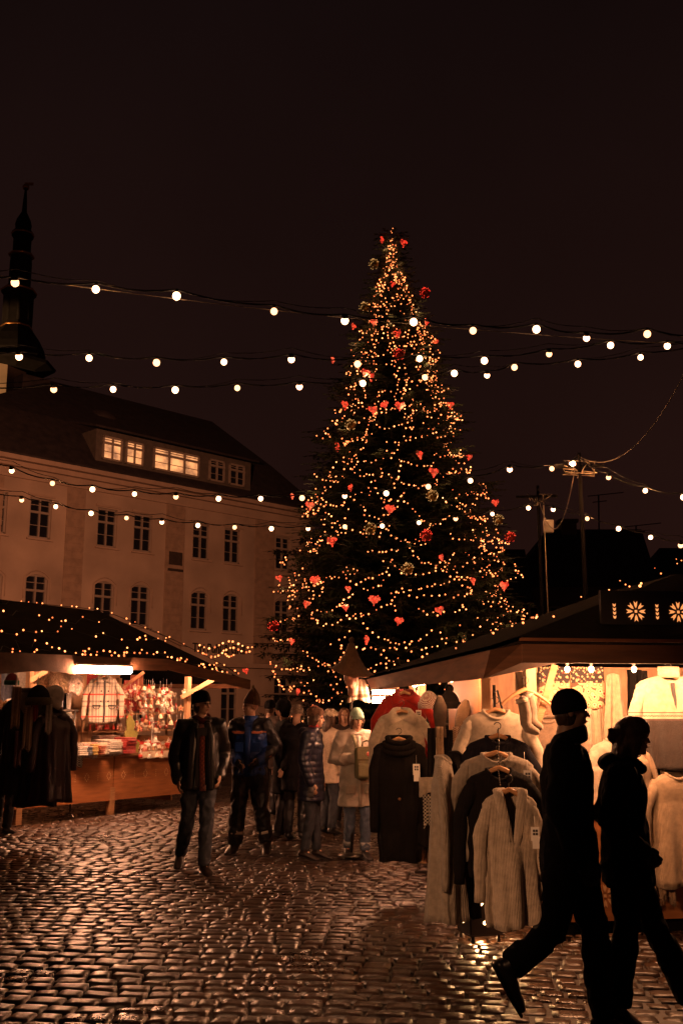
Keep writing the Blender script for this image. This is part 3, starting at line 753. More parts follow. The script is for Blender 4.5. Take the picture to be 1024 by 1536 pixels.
# poles
pm=mat('dark_steel_pole',(.006,.005,.005),.8,.2,5,spec=.1)
for (px,py,Y,lab) in((868,690,16.2,'taller dark pole carrying tangled cables above the right stall'),(806,737,20.2,'shorter dark pole with a white cable down its side')):
    top=at(px,py,Y); t=thing('light_pole',lab,'pole',(top.x,Y,0),0)
    mb=MB(); mb.tube([(0,0,0),(0,0,top.z)],[.042,.032],10); mb.build('post',pm,t)
    mb=MB(); mb.bar((-.45,0,top.z-.12),(.4,0,top.z-.1),.05,.05); mb.tube([(0,0,top.z),(0,0,top.z+.12)],.03,8); mb.build('cross_arm',pm,t)
    mb=MB()
    rr=random.Random(px)
    for k in range(5):
        P=[Vector((rr.uniform(-.3,.3),rr.uniform(-.05,.05),top.z-rr.uniform(0,.35))) for _ in range(4)]
        mb.tube([P[0],P[1],P[2],P[3]],.010,4)
    mb.build('cable_tangle',mat('pale_cable',(.35,.28,.2),.6),t)
    if px<850:
        mb=MB(); mb.tube([(.09,-.08,top.z-.1),(.1,-.08,2.0)],.014,5); mb.build('cable_run',MATS['pale_cable'],t)
        mb=MB(); mb.box((.18,-.05,top.z-.75),(.2,.14,.26),bev=.02); mb.build('junction_box',mat('grey_box',(.35,.3,.25),.5),t)
    else:
        b=at(858,696,Y); o=link('bulb',bulbme,t,b-Vector((top.x,Y,0))); o.scale=(.055,)*3
def cable_thing(label,P,r=.008,m=None):
    o=thing('hanging_cable',label,'cable',P[0]); mb=MB(); p0=Vector(P[0])
    mb.tube([Vector(p)-p0 for p in P],r,5); mb.build('wire',m or MATS['pale_cable'],o); return o
def bez(a,b,sag,n=16): return [a.lerp(b,i/n)-Vector((0,0,sag*4*(i/n)*(1-i/n))) for i in range(n+1)]
cable_thing('pale cable rising from the taller pole to the upper right',bez(at(870,686,16.2),at(1040,530,12),.55))
cable_thing('pale slack cable drooping between the two poles',bez(at(862,700,16.2),at(808,752,20.2),.8))
cable_thing('pale guy wire running above the highest bulb string',bez(at(-40,408,10.5),at(1100,520,12.5),.12),.005)
# ------------------------------------------------------------------ garments
wood_h=mat('hanger_wood',(.42,.22,.10),.45,.2,20)
metal_h=mat('dark_steel_wire',(.08,.07,.06),.35,.2,20,metal=.8)
paper=mat('white_price_card',(.75,.70,.62),.7,.04,20); ink=mat('tag_ink',(.05,.04,.04),.7)
def hanger(p,rz,label,w=.40,col=None):
    t=thing('clothes_hanger',label,'hanger',p,rz)
    mb=MB(); P=[Vector((w/2*math.sin(a),0,-.115*(abs(math.sin(a))**1.4)+.03)) for a in np.linspace(-PI/2,PI/2,13)]
    mb.tube(P,[(.008+.010*(1-abs(2*i/12-1)),)*2 for i in range(13)],8,ref=(0,1,0)); mb.build('arm',col or wood_h,t)
    mb=MB(); H=[(0,0,.03),(0,0,.07)]+[(.026*math.sin(a)+.0,0,.098-.026*math.cos(a)) for a in np.linspace(.2,4.4,9)]
    mb.tube(H,.0035,6,ref=(0,1,0)); mb.build('hook',metal_h,t); return t
def price_tag(parent,x,z,y,s=1.0):
    mb=MB(); mb.box((x,y,z-.11*s),(.055*s,.004,.085*s)); mb.box((x+.004,y-.006,z-.165*s),(.05*s,.003,.07*s))
    for i in(-1,1):
        for j in(-1,1): mb.box((x+i*.009*s,y-.004,z-.10*s+j*.010*s),(.013*s,.003,.014*s),1)
    o=mb.build('price_tag',[paper,ink],parent)
    mb=MB(); mb.tube([(x,y+.01,z),(x,y-.001,z-.07*s)],.0012,4); mb.build('tag_string',paper,o)
def garment(name,label,cat,loc,rz,W,L,m,neck=.085,dip=.045,vneck=0,flare=1.05,collar='crew',thick=.078,fold=.015,seed=0,sl=.60,slw=.065,spread=.05,tags=(),cm=None,group=None,placket=None,buttons=None,sleeves=True,pockets=False,shoulder=.045):
    rr=random.Random(seed); root=thing(name,label,cat,loc,rz,group)
    n=56; rows_=[(0,neck,.05,0),(.004,neck+.01,.052,-.006),(.02,W*.30,.05,-.022),(.05,W*.42,.05,-shoulder),(.09,W*.485,.052,-shoulder-.03),(.14,W*.49,.06,-shoulder-.075),(.2,W*.47,thick*.6,-shoulder-.14)]
    z0=-shoulder-.14; K=16
    for k in range(1,K+1):
        t=k/K; rows_.append((.2+.8*t,W*(.46+(.46*flare-.46)*t+.012*math.sin(k*1.3+seed)),thick*(.6+.4*t),z0+(-L-z0)*t))
    V=[];ph=[rr.uniform(0,6) for _ in range(5)]
    for i,(t,hw,ht,z) in enumerate(rows_):
        for j in range(n):
            a=2*PI*j/n; ca,sa=math.cos(a),math.sin(a)
            am=fold*max(0,t-.12)*1.6
            rip=am*(math.sin(a*5+ph[0]+t*1.2)+.6*math.sin(a*9+ph[1]-t*2)+.4*math.sin(a*14+ph[2]))+.4*fold*noise.noise(Vector((ca*2+seed,sa*2,z*5)))
            x=(abs(ca)**.85)*math.copysign(1,ca)*(hw+rip*.4); y=sa*ht+math.copysign(1,sa)*rip*(abs(sa)**.3)
            zz_=z
            if i<4: zz_-=dip*max(0,-sa)**1.5*(1-i*.22)
            zz_+= (0 if i<len(rows_)-1 else .012*math.sin(a*3+ph[3]))
            V.append((x,y,zz_))
    mb=MB(); F=[]
    for i in range(len(rows_)-1):
        for j in range(n):
            q=(i*n+j,i*n+(j+1)%n,(i+1)*n+(j+1)%n,(i+1)*n+j)
            if vneck:
                cx=sum(V[k][0] for k in q)/4; cz=sum(V[k][2] for k in q)/4; cy=sum(V[k][1] for k in q)/4
                if cy<0.012 and cz>-vneck and abs(cx)<(neck+.012)*(1+cz/vneck): continue
            F.append(q)
    mb.add(V,F,0,True)
    me=mb.mesh('torso',m); ob=link('torso',me,root)
    sd=ob.modifiers.new('t','SOLIDIFY'); sd.thickness=.006; sd.offset=-1
    sleeve_names=[]
    if sleeves:
        for s in(-1,1):
            sw=spread+rr.uniform(-.015,.015); P=[];Rr=[]
            N_=12
            for k in range(N_+1):
                t=k/N_; x=s*(W*.43+ (W*.055+sw*1.0)*min(1,t*3)+sw*.6*t - .05*max(0,t-.6)*s*0)
                zz_=-shoulder-.035-sl*t; yy=-.02*math.sin(t*3)-.025*t
                P.append(Vector((x-s*.03*(1-min(1,t*4)),yy,zz_)))
                r_=slw*(1-.30*t); Rr.append((r_*(.85 if t>0 else .6)*(1+.07*math.sin(t*19+ph[4])),r_*.62*(1+.1*math.sin(t*23))))
            b=MB(); b.tube(P,Rr,16,ref=(1,0,0)); b.build('sleeve',m,root)
    c=cm or m
    b=MB()
    if collar=='crew':
        b.tube([(neck*math.cos(a)*1.03,.052*math.sin(a),-dip*max(0,-math.sin(a))**1.5+.004) for a in np.linspace(0,2*PI,33)],(.014,.012) and .013,8,ref=(0,0,1)); b.build('collar',c,root)
    elif collar=='shawl':
        P=[]
        for t in np.linspace(-1,1,41):
            f=abs(t); s=math.copysign(1,t)
            if f<.3: a=PI/2*(1-f/.3); P.append((s*(neck+.005)*math.cos(a) ,.055*math.sin(a)-.01,.012))
            else:
                g=(f-.3)/.7; P.append((s*((neck+.005)*(1-g)**.9+.010*g),-.03-.045*math.sin(g*PI*.55),.012-vneck*g))
        b.tube(P,[( .022+.012*math.sin(min(1,abs(t))*PI),.014) for t in np.linspace(-1,1,41)],10,ref=(1,0,0)); b.build('shawl_collar',c,root)
    elif collar=='funnel':
        b.lathe([(neck*1.08,-.012),(neck*1.02,.03),(neck*.98,.07),(neck*1.03,.075),(neck*1.06,.04)],28,sy=.66); b.build('collar',c,root)
    elif collar=='flap':
        for s in(-1,1):
            b.add([(s*.006,-.062,-dip-.03),(s*neck*1.5,-.07,-dip-.085),(s*neck*1.75,-.05,-.03),(s*neck*1.05,-.005,.035),(s*neck*.6,.045,.045),(s*.004,.055,.045),(s*.004,.042,.0),(s*neck*.7,-.02,-.01)],[(0,1,2,7),(2,3,7),(3,4,6,7),(4,5,6)],0,True)
        o=b.build('collar',c,root); sd=o.modifiers.new('t','SOLIDIFY'); sd.thickness=.008
    elif collar=='cowl':
        for k,(rz_,rx_,zz_) in enumerate(((.035,1.25,.02),(.04,1.55,-.03),(.035,1.7,-.075))):
            b.tube([(neck*rx_*math.cos(a),.07*math.sin(a)*(1+.2*k),zz_-.05*max(0,-math.sin(a))) for a in np.linspace(0,2*PI,31)],rz_*.75,8,ref=(0,0,1))
        b.build('collar',c,root)
    yf=-thick*.78
    if placket:
        b=MB(); zt=-(vneck or dip)-.01; P=[(.004*math.sin(z_*20),-(.055+(thick*.98-.055)*min(1,max(0,(-z_-.1)/L))) -.012,z_) for z_ in np.linspace(zt,-L+.01,18)]
        b.tube(P,[(.016,.007)]*18,8,ref=(1,0,0)); b.build('placket',placket,root)
    if buttons:
        bm2,zs_=buttons
        for z_ in zs_:
            for dx in ((-.06,.06) if isinstance(z_,tuple) else (0,)):
                q=z_[0] if isinstance(z_,tuple) else z_
                b=MB(); b.ell((dx,-(.055+(thick*.95-.055)*min(1,max(0,(-q-.1)/L)))-.022,q),(.014,.007,.014),10,6); b.build('button',bm2,root)
    if pockets:
        for s in(-1,1):
            b=MB(); P=[(s*.13+.065*x_,-thick*.93-.008,-L*.62-.055*(1-(abs(x_))**3)) for x_ in np.linspace(-1,1,11)]; b.tube(P,.006,6); b.tube([P[0],P[-1]],.009,6); b.build('pocket',pockets,root)
    for (x,z,s) in tags: price_tag(root,x,z,yf-.045,s)
    return root
class Frame:
    def __init__(s,O,u):
        s.O=Vector(O); s.u=Vector(u).normalized(); s.v=Vector((-s.u.y,s.u.x,0)); s.rz=math.atan2(s.u.y,s.u.x)
        s.M=Matrix.Translation(s.O)@Matrix.Rotation(s.rz,4,'Z')
    def loc(s,px,py,v):
        """where the sight line through a pixel meets the stall's own plane v metres behind its counter front"""
        d=ray(px,py); o=Vector((0,0,CAMZ)); t=((s.O+s.v*v)-o).dot(s.v)/d.dot(s.v); p=o+d*t-s.O
        return Vector((p.dot(s.u),v,p.z))
    def w(s,p): return s.M@Vector(p)
    def W(s,px,py,v): return s.w(s.loc(px,py,v))
pine=mat('stall_pine_boards',(.36,.19,.085),.65,.3,4,stretch=(1,1,9),bump=.25,bscale=12)
pine2=mat('pale_lining_boards',(.50,.30,.16),.7,.2,4,stretch=(6,6,1),bump=.15)
panel=mat('orange_stained_panel',(.34,.13,.045),.5,.25,3,stretch=(1,1,8),bump=.15)
dark_roof=mat('black_roofing_felt',(.007,.005,.004),.95,.4,6,bump=.35,bscale=40,spec=.08)
fasc=mat('brown_fascia_board',(.15,.062,.028),.85,.3,3,stretch=(1,1,7),bump=.2)
carve=mat('carved_bare_wood',(.60,.38,.2),.6,.1)
tubem=emit('fluorescent_tube',TUBE,100); fixt=mat('white_lamp_housing',(.7,.62,.55),.4)
warmb=emit('bare_warm_bulb',(1,.48,.2),40)
def slab(mb,q,th,mi=0,dn=(0,0,-1)):
    q=[Vector(p) for p in q]; n=len(q); d=Vector(dn)*th
    mb.add(q+[p+d for p in q],[tuple(range(n)),tuple(range(2*n-1,n-1,-1))]+[(i,i+n,(i+1)%n+n,(i+1)%n) for i in range(n)],mi)
# ================================================================== LEFT STALL
S1=Frame(gnd(165,1222),gnd(165,1222)-gnd(30,1237))
st=thing('market_stall','left wooden market stall with dark roof netted in fairy lights and fluorescent strip','market stall',S1.O,S1.rz)
ue=S1.loc(372,1100,-.5).x; ul=-4.2; ZC=S1.loc(165,1133,0).z; up=S1.loc(283,1100,0).x
ur=up+.05
print('S1',S1.O,S1.rz,ue,up,ZC)
# counter panels with carved motifs
edges=[ul,-2.0,0.02,2.0 if ur<3 else ur, ]
edges=[ul,-2.05,0.03,ur]
zb=.22
for a,b in zip(edges,edges[1:]):
    mb=MB(); mb.box(((a+b)/2,0,(zb+ZC-.03)/2),(b-a-.02,.035,ZC-.03-zb))
    pn=mb.build('counter_panel',panel,st)
    n=int((b-a)/.22)
    for i in range(n):
        x=a+.2+(b-a-.3)*i/max(1,n-1); z=.60
        mb=MB(); 
        if i%2==0:
            for dx,dz in((0,.055),(0,-.055),(.04,0),(-.04,0),(.025,.03),(-.025,.03),(.025,-.03),(-.025,-.03)):
                mb.add([(x+dx-.011,-.0215,z+dz),(x+dx,-.0215,z+dz-.017),(x+dx+.011,-.0215,z+dz),(x+dx,-.0215,z+dz+.017)],[(0,1,2,3)])
        else:
            for dz in(-.05,-.017,.017,.05): mb.add([(x-.008,-.0215,z+dz),(x,-.0215,z+dz-.013),(x+.008,-.0215,z+dz),(x,-.0215,z+dz+.013)],[(0,1,2,3)])
        mb.build('carved_motif',carve,pn)
for x in(-3.9,S1.loc(28,1220,0).x,0.02,ur-.05):
    mb=MB(); mb.box((x,.03,zb/2+.1),(.10,.10,zb+.2-.0)); mb.build('leg',pine,st)
mb=MB(); mb.box(((ul+ur)/2,.30,ZC),(ur-ul+.06,.66,.04)); mb.build('counter_top',pine,st)
mb=MB(); mb.box(((ul+ur)/2,1.9,1.25),(ur-ul,.04,2.3)); mb.build('back_wall',pine2,st)
mb=MB(); mb.box((ur+.02,1.2,.62),(.04,1.5,1.1)); mb.build('side_wall',pine,st)
for x,v in((ur-.05,.0),(ul+.05,0),(ur-.05,1.8),(-1.55,0)):
    mb=MB(); mb.box((x,v+.05,1.6 if v==0 else 1.1),(.085,.085,1.2 if v==0 else 2.2)); mb.build('post',pine2,st)
zl=S1.loc(2,1003,-.5).z; zr_=S1.loc(372,1030,-.5).z
um=S1.loc(250,1006,-.5).x; zm=S1.loc(250,1006,-.5).z
def ze(u): return zl+(zm-zl)*(u-ul)/(um-ul) if u<um else zm+(zr_-zm)*(u-um)/(ue-um)
b0=S1.loc(272,1046,.02); b1=S1.loc(322,1018,-.3); mb=MB(); mb.bar(b0,(b1.x,-.3,b1.z),.05,.07); mb.build('brace',pine2,st)
b0=S1.loc(183,1033,.0); b1=S1.loc(216,1008,-.2); mb=MB(); mb.bar(b0,b1,.04,.05); mb.build('brace',fasc,st)
b0=S1.loc(47,1021,.0); b1=S1.loc(72,1006,-.2); mb=MB(); mb.bar(b0,b1,.05,.07); mb.build('brace',pine2,st)
# roof
rid=S1.loc(150,917,1.15); rl_=S1.loc(-60,897,1.15)
E0=Vector((ul-.6,-.5,ze(ul-.6)+.16)); E1=Vector((ue,-.5,ze(ue)+.09)); Em=Vector((um,-.5,zm+.16)); E2=Vector((ue,2.4,ze(ue)+.12)); E3=Vector((ul-.6,2.4,ze(ul)+.16))
R0=Vector((ul-.6,1.15,rid.z+.1)); R1=Vector((rid.x,1.15,rid.z))
mb=MB(); mb.add([E0,E1,E2,E3,R0,R1,Em],[(0,6,5,4),(6,1,5),(1,2,5),(2,3,4,5)]); D_=Vector((0,0,-.05)); mb.add([p+D_ for p in (E0,E1,E2,E3,R0,R1,Em)],[(4,5,6,0),(5,1,6),(5,2,1),(5,4,3,2)])
rf1=mb.build('roof',dark_roof,st)
mb=MB(); slab(mb,[E0+Vector((0,-.02,.03)),Em+Vector((0,-.02,.03)),Em+Vector((0,.02,.03)),E0+Vector((0,.02,.03))],.19); slab(mb,[Em+Vector((.002,-.02,.03)),E1+Vector((.02,-.02,.03)),E1+Vector((.02,.02,.03)),Em+Vector((.002,.02,.03))],.17); o=mb.build('fascia',fasc,st)
mb=MB(); slab(mb,[E1+Vector((-.02,.022,.03)),E1+Vector((.02,.022,.03)),E2+Vector((.02,0,.03)),E2+Vector((-.02,0,.03))],.15); mb.build('fascia',fasc,st)
# slack canvas drooping at the left corner
mb=MB(); g=[]
for i in range(13):
    for j in range(4):
        u=ul-.6+(S1.loc(112,1000,-.5).x-(ul-.6))*i/12; g.append((u,-.545-.02*math.sin(i),ze(u)+.20-.09*j-(.03*math.sin(i*1.1))*(j/3)))
mb.add(g,[(i*4+j,i*4+j+1,i*4+4+j+1,i*4+4+j) for i in range(12) for j in range(3)],0,True); mb.build('awning_flap',mat('brown_canvas',(.16,.09,.06),.85,.3,6,bump=.3),st)
# fluorescent strip
t0=S1.loc(114,1004,-.57); t1=S1.loc(197,1006,-.57)
def strip(parent,a,b,w=.09,h=.055,tm=tubem):
    a=Vector(a);b=Vector(b); mb=MB(); mb.bar(a+Vector((0,0,h*.9)),b+Vector((0,0,h*.9)),w*1.1,.03); hs=mb.build('lamp_housing',fixt,parent)
    mb=MB(); d=(b-a).normalized()*.02; mb.tube([a+d,b-d],(w/2,h/2) and (h*.62),10,ref=(0,1,0)); mb.build('tube',tm,hs); return hs
hs=strip(st,t0,t1,h=.085,tm=emit('bright_front_tube',TUBE,235)); mb=MB(); slab(mb,[t0+Vector((-.03,.065,.10)),t1+Vector((.03,.065,.10)),t1+Vector((.03,.085,.10)),t0+Vector((-.03,.085,.10))],.155); mb.build('glare_plate',fixt,hs)  # plate added behind the tube to shield the plaid coat from it
t0=S1.loc(216,1004,.9); strip(st,(t0.x-1.3,-.36,ze(t0.x-1.3)+.13),(t0.x+.9,-.36,ze(t0.x+.9)+.14),h=.045)  # hidden second strip, added to brighten the trinkets
strip(st,(-2.6,-.36,2.24),(-1.7,-.36,2.25),h=.045)  # strip out of view, added to light the hats on the rack
# shelves at the back
for z in(1.25,1.55,1.82):
    mb=MB(); mb.box((1.55,1.25,z),(2.2,.25,.02)); mb.build('shelf',pine2,st)
for x in (.5,1.5,2.5):
    mb=MB(); mb.box((x,1.36,1.45),(.04,.04,1.05)); mb.build('shelf_upright',pine2,st)
# fairy lights on the roof
rg=random.Random(9); P=[];W_=[]
def onroof(u,f): # f 0 eave 1 ridge
    a=Vector((u,-.5,ze(u)+(.16 if u<um else .16-.07*(u-um)/(ue-um)))); f2=f
    if u>R1.x: f2=min(f,(E1.x-u)/(E1.x-R1.x)*1.0)
    b=Vector((min(u,R1.x) if False else u,1.15,R1.z)); return Vector((u,a.y+(1.65)*f2,a.z+(R1.z-a.z)*f2+.035))
for f in(.03,.10,.42,.72,.985):
    u=ul-.3; w_=[]
    while u<E1.x-.12:
        ff=f+.05*math.sin(u*3+f*9)+rg.uniform(-.03,.03); p=onroof(u,max(.01,min(.99,ff+rg.uniform(-.06,.06)))); w_.append(p-S1.O*0)
        if rg.random()<.62: P.append(p+Vector((0,-.01,.012)))
        u+=rg.uniform(.05,.16) if f<.2 else rg.uniform(.09,.24)
    W_.append(w_)
t=fairy('fairy_lights','net of warm fairy lights spread over the roof of the left stall',S1.O,P,.015,W_,cat='fairy lights'); t.rotation_euler.z=S1.rz
# string of fairy lights between the stall roof and the spruce
P=[]
for (a,b) in(((300,968),(385,966)),((310,982),(380,972)),((335,975),(372,1000))):
    for i in range(12 if a[0]<320 else 6): f=(i+rg.uniform(-.2,.2))/12; P.append(at(a[0]+(b[0]-a[0])*f,a[1]+(b[1]-a[1])*f+5*math.sin(f*9),19))
o_=P[0].copy(); Wp=[sorted([p-o_ for p in P],key=lambda p:p.x)]
fairy('fairy_lights','short doubled string of fairy lights between left stall roof tip and spruce',o_,[p-o_ for p in P],.019,Wp,cat='fairy lights')

# ---- trinkets
C_={'red':mat('trinket_red',(.50,.045,.03),.6,.2,30),'cream':mat('trinket_cream',(.72,.60,.45),.7,.12,30),'tan':mat('trinket_wood',(.48,.28,.14),.6,.2,30),'white':mat('trinket_white',(.8,.76,.7),.6,.05,30),'pink':mat('trinket_pink',(.68,.25,.2),.6,.1,30),'dark':mat('trinket_dark',(.06,.035,.03),.6,.3,30),'green':mat('trinket_green',(.14,.18,.05),.7,.2,30),'skin':mat('trinket_face',(.7,.42,.27),.6,.05,30)}
def tk(kind):
    b=MB()
    if kind=='gnome': b.lathe([(.001,-.05),(.034,-.05),(.03,-.01),(.018,.01)],10); b.ell((0,0,.018),.019,10,7,2); b.lathe([(.022,.024),(.014,.045),(.002,.08)],10,mi=1); b.ell((0,-.014,.004),(.014,.008,.016),8,5,1)
    if kind=='angel': b.lathe([(.001,-.05),(.036,-.05),(.012,.01)],10); b.ell((0,0,.024),.017,10,7,2); b.add([(0,.01,.01),(.045,.016,.03),(.03,.016,-.02),(-.045,.016,.03),(-.03,.016,-.02)],[(0,1,2),(0,4,3)],1); b.lathe([(.019,.03),(.012,.043),(.002,.046)],8,mi=1)
    if kind=='house': b.box((0,0,-.02),(.06,.045,.05)); b.prism([(-.038,.004),(.038,.004),(0,.045)],-.028,.028,mi=1); b.box((0,-.024,-.03),(.014,.004,.028),1); b.box((.018,0,.035),(.01,.01,.03),1)
    if kind=='star':
        P=[]; 
        for i in range(10): r=.05 if i%2==0 else .021; P.append((r*math.sin(i*PI/5),r*math.cos(i*PI/5)))
        b.prism(P,-.007,.007); b.ell((0,-.007,0),(.012,.005,.012),8,4,1)
    if kind=='bell': b.lathe([(.036,-.03),(.031,-.022),(.022,.0),(.018,.018),(.003,.028)],12); b.ell((0,0,-.034),.010,8,5,1); b.tube([(0,0,.025),(0,0,.06)],.003,4,1)
    if kind=='heart':
        P=[heart_pt(2*PI*i/18) for i in range(18)]; b.prism([(x*.042,y*.042) for x,y in P],-.012,.012); b.tube([(0,0,.03),(0,0,.07)],.002,4,1); b.box((0,-.013,0),(.03,.002,.006),1)
    if kind=='sock': b.tube([(0,0,.045),(0,0,-.015),(.014,0,-.035),(.04,0,-.042)],[.019,.018,.019,.013],10,ref=(0,1,0)); b.lathe([(.022,.032),(.023,.05),(.018,.052)],10,mi=1)
    if kind=='candle': b.lathe([(.03,-.05),(.03,-.035),(.012,-.03)],10,mi=1); b.lathe([(.011,-.03),(.011,.045),(.004,.05)],8); b.tube([(0,0,.05),(0,0,.06)],.002,4,1)
    return b
KN=['gnome','angel','house','star','bell','heart','sock','candle']
CLR={'gnome':[('red','white','skin'),('cream','red','skin'),('tan','red','skin')],'angel':[('white','cream','skin'),('pink','white','skin')],'house':[('tan','white'),('cream','red')],'star':[('tan','red'),('white','red'),('red','white'),('pink','cream')],'bell':[('red','cream'),('cream','tan')],'heart':[('red','white'),('pink','white'),('cream','red')],'sock':[('red','white'),('cream','red')],'candle':[('white','tan'),('red','tan')]}
CAT={'gnome':'figurine','angel':'figurine','house':'ornament','star':'ornament','bell':'bell','heart':'ornament','sock':'ornament','candle':'candle'}
TM={}
for k in KN:
    for c in CLR[k]: TM[(k,c[0])]=tk(k).mesh(k,[C_[x] for x in c])
def trinket(kind,col,p,fr,place,s=1.0,rz=0,hang=False):
    o=link(kind+'_trinket',TM[(kind,col)],None); tag(o,'small %s %s trinket %s'%(col if col!='tan' else 'plain wooden',kind,place),CAT[kind],'%s %s trinkets %s'%(col,kind,place))
    o.location=fr.w(p); o.scale=(s,s,s); o.rotation_euler=(0,0,fr.rz+rz); return o
rt=random.Random(4)
def pick(cols=None):
    k=rt.choice(KN); c=rt.choice(CLR[k])[0]; return k,c
u0=S1.loc(203,1100,.2).x; u1=S1.loc(276,1100,.2).x
print('trinket u',u0,u1)
for i in range(46):
    u=rt.uniform(u0+.03,u1-.02); v=rt.uniform(0,.58); k,c=pick()
    trinket(k,c,(u,v,ZC+.02+.055*1.2+.13*v*rt.random()+.02),S1,'heaped on the left stall counter',rt.uniform(1.0,1.5),rt.uniform(-.6,.6))
for z in(1.26,1.56,1.83):
    u=.52
    while u<2.6:
        k,c=pick(); s=rt.uniform(1.0,1.6); trinket(k,c,(u,1.2+rt.uniform(-.05,.05),z+.05*s),S1,'on the back shelves of the left stall',s,rt.uniform(-.5,.5)); u+=rt.uniform(.09,.17)
cords=MB()
for i in range(96):
    u=rt.uniform(u0-.1,u1+.05); v=rt.choice((.05,.45,.7,.95)); z=rt.uniform(1.3,2.02); k,c=rt.choice([('star','tan'),('gnome','tan'),('bell','cream'),('gnome','cream'),('star','white'),('star','pink'),('heart','red'),('heart','cream'),('bell','cream'),('angel','white'),('sock','cream'),('star','tan'),('heart','pink'),('star','red')])
    o=trinket(k,c,(u,v,z),S1,'hanging under the left stall roof',rt.uniform(.9,1.5),rt.uniform(-.8,.8))
    q=MB(); q.tube([(0,0,.045),(0,0,.12+.05*rt.random())],.0018,3); q.build('thread',C_['white'],o)
# edge cloth and the five dangling dolls
a=S1.loc(208,1114,-.03); b=S1.loc(270,1112,-.03); mb=MB(); g=[]
for i in range(25):
    for j in range(4):
        u=a.x+(b.x-a.x)*i/24; g.append((u,-.04-.008*math.sin(i*1.7)*(j/3),ZC+.035-.035*j-.008*math.sin(i*.9)*(j/3)))
mb.add(g,[(i*4+j,i*4+j+1,i*4+4+j+1,i*4+4+j) for i in range(24) for j in range(3)],0,True)
for i in range(25): pass
o=mb.build('counter_cloth',C_['cream']); o.matrix_world=S1.M; tag(o,'cream pleated cloth along the edge of the trinket counter','cloth')
for px,k,c in((211,'gnome','red'),(225,'angel','white'),(236,'bell','cream'),(243,'gnome','cream'),(259,'star','white')):
    p=S1.loc(px,1132,-.08); o=trinket(k,c,p,S1,'dangling below the cream counter cloth',1.15); q=MB(); q.tube([(0,0,.04),(0,0,.10)],.002,3); q.build('thread',C_['white'],o)
# felt tree board
a=S1.loc(186,1108,.05)
P=[(.0,0),(.20,.0),(.24,.16),(.15,.20),(.20,.33),(.10,.36),(.12,.48),(.0,.62),(-.06,.50),(-.04,.36),(-.09,.33),(-.06,.18),(-.10,.1)]
mb=MB(); mb.prism(P,-.015,.015); o=mb.build('felt_tree_board',mat('olive_felt',(.22,.21,.05),.9,.15,20,bump=.2)); o.matrix_world=S1.M@Matrix.Translation((a.x+.1,.05,ZC+.02)); tag(o,'flat olive green felt fir tree standing on the left stall counter','decoration')
# tall narrow tower of white figures
a=S1.loc(233,1105,.12); t=thing('figurine_tower','slim white shelf tower of figures standing among the counter trinkets','display tower',S1.w((a.x,.12,ZC+.02)),S1.rz)
mb=MB(); mb.box((0,.03,.24),(.11,.015,.48)); 
for z in(.005,.16,.32,.475): mb.box((0,-.01,z),(.13,.09,.012))
mb.build('frame',C_['white'],t)
for i,z in enumerate((.07,.225,.38)):
    o=link('figure',TM[('angel','white')] if i%2 else TM[('gnome','cream')],t,(0,-.01,z)); o.scale=(1.3,)*3
# ---- folded textiles and hanging scarves on the counter
cl={'white':knit('cloth_white',(.74,.68,.6),90),'red':knit('cloth_red',(.42,.03,.025),90),'yellow':knit('cloth_mustard',(.55,.38,.10),90),'blue':knit('cloth_slate',(.16,.19,.27),90),'grey':knit('cloth_grey',(.30,.27,.25),90),'rust':knit('cloth_rust',(.45,.12,.05),90),'black':knit('cloth_black',(.025,.02,.022),90),'nordic':knit('cloth_nordic',(.70,.62,.52),90,bands=[(-2,2,(.25,.04,.03,34))]),'olive':knit('cloth_olive',(.16,.13,.06),90)}
def kn_(n,c,b=None): return knit(n,c,90,bands=b)
def folded(px,py,v,w,d,h,col,label,rz=0):
    p=S1.loc(px,py,v); b=MB(); h*=1.75; n=max(1,int(h/.028))
    for i in range(n): b.box((rt.uniform(-.01,.01),rt.uniform(-.01,.01),.014+i*.028),(w*rt.uniform(.90,1.06),d*rt.uniform(.92,1.05),.026),bev=.010)
    me=b.mesh('folded_textile',cl[col]); o=link('folded_textile',me); me.polygons.foreach_set('use_smooth',[True]*len(me.polygons))
    o.matrix_world=S1.M@Matrix.Translation((p.x,v,ZC+.022))@Matrix.Rotation(rz,4,'Z'); tag(o,label,'textile','folded textiles on the left counter'); return o
folded(105,1100,.12,.22,.32,.09,'red','red folded knit at the left end of the counter textiles',.2)
folded(122,1105,.02,.20,.34,.08,'white','white patterned folded scarf beside the red knit',-.25)
folded(136,1105,.0,.10,.36,.10,'yellow','mustard folded scarf in the middle of the counter',-.15)
folded(146,1106,.0,.09,.36,.08,'rust','rust folded scarf next to the mustard one',-.12)
folded(129,1105,.0,.08,.36,.09,'blue','slate blue folded scarf left of the mustard one',-.2)
folded(164,1104,.05,.26,.34,.14,'white','tall pile of folded white blankets under the plaid coat')
folded(188,1105,.02,.22,.32,.15,'red','dark red pile of folded cloths right of the white blankets')
folded(160,1104,.40,.5,.2,.16,'nordic','red and white patterned folded blanket behind the white pile')
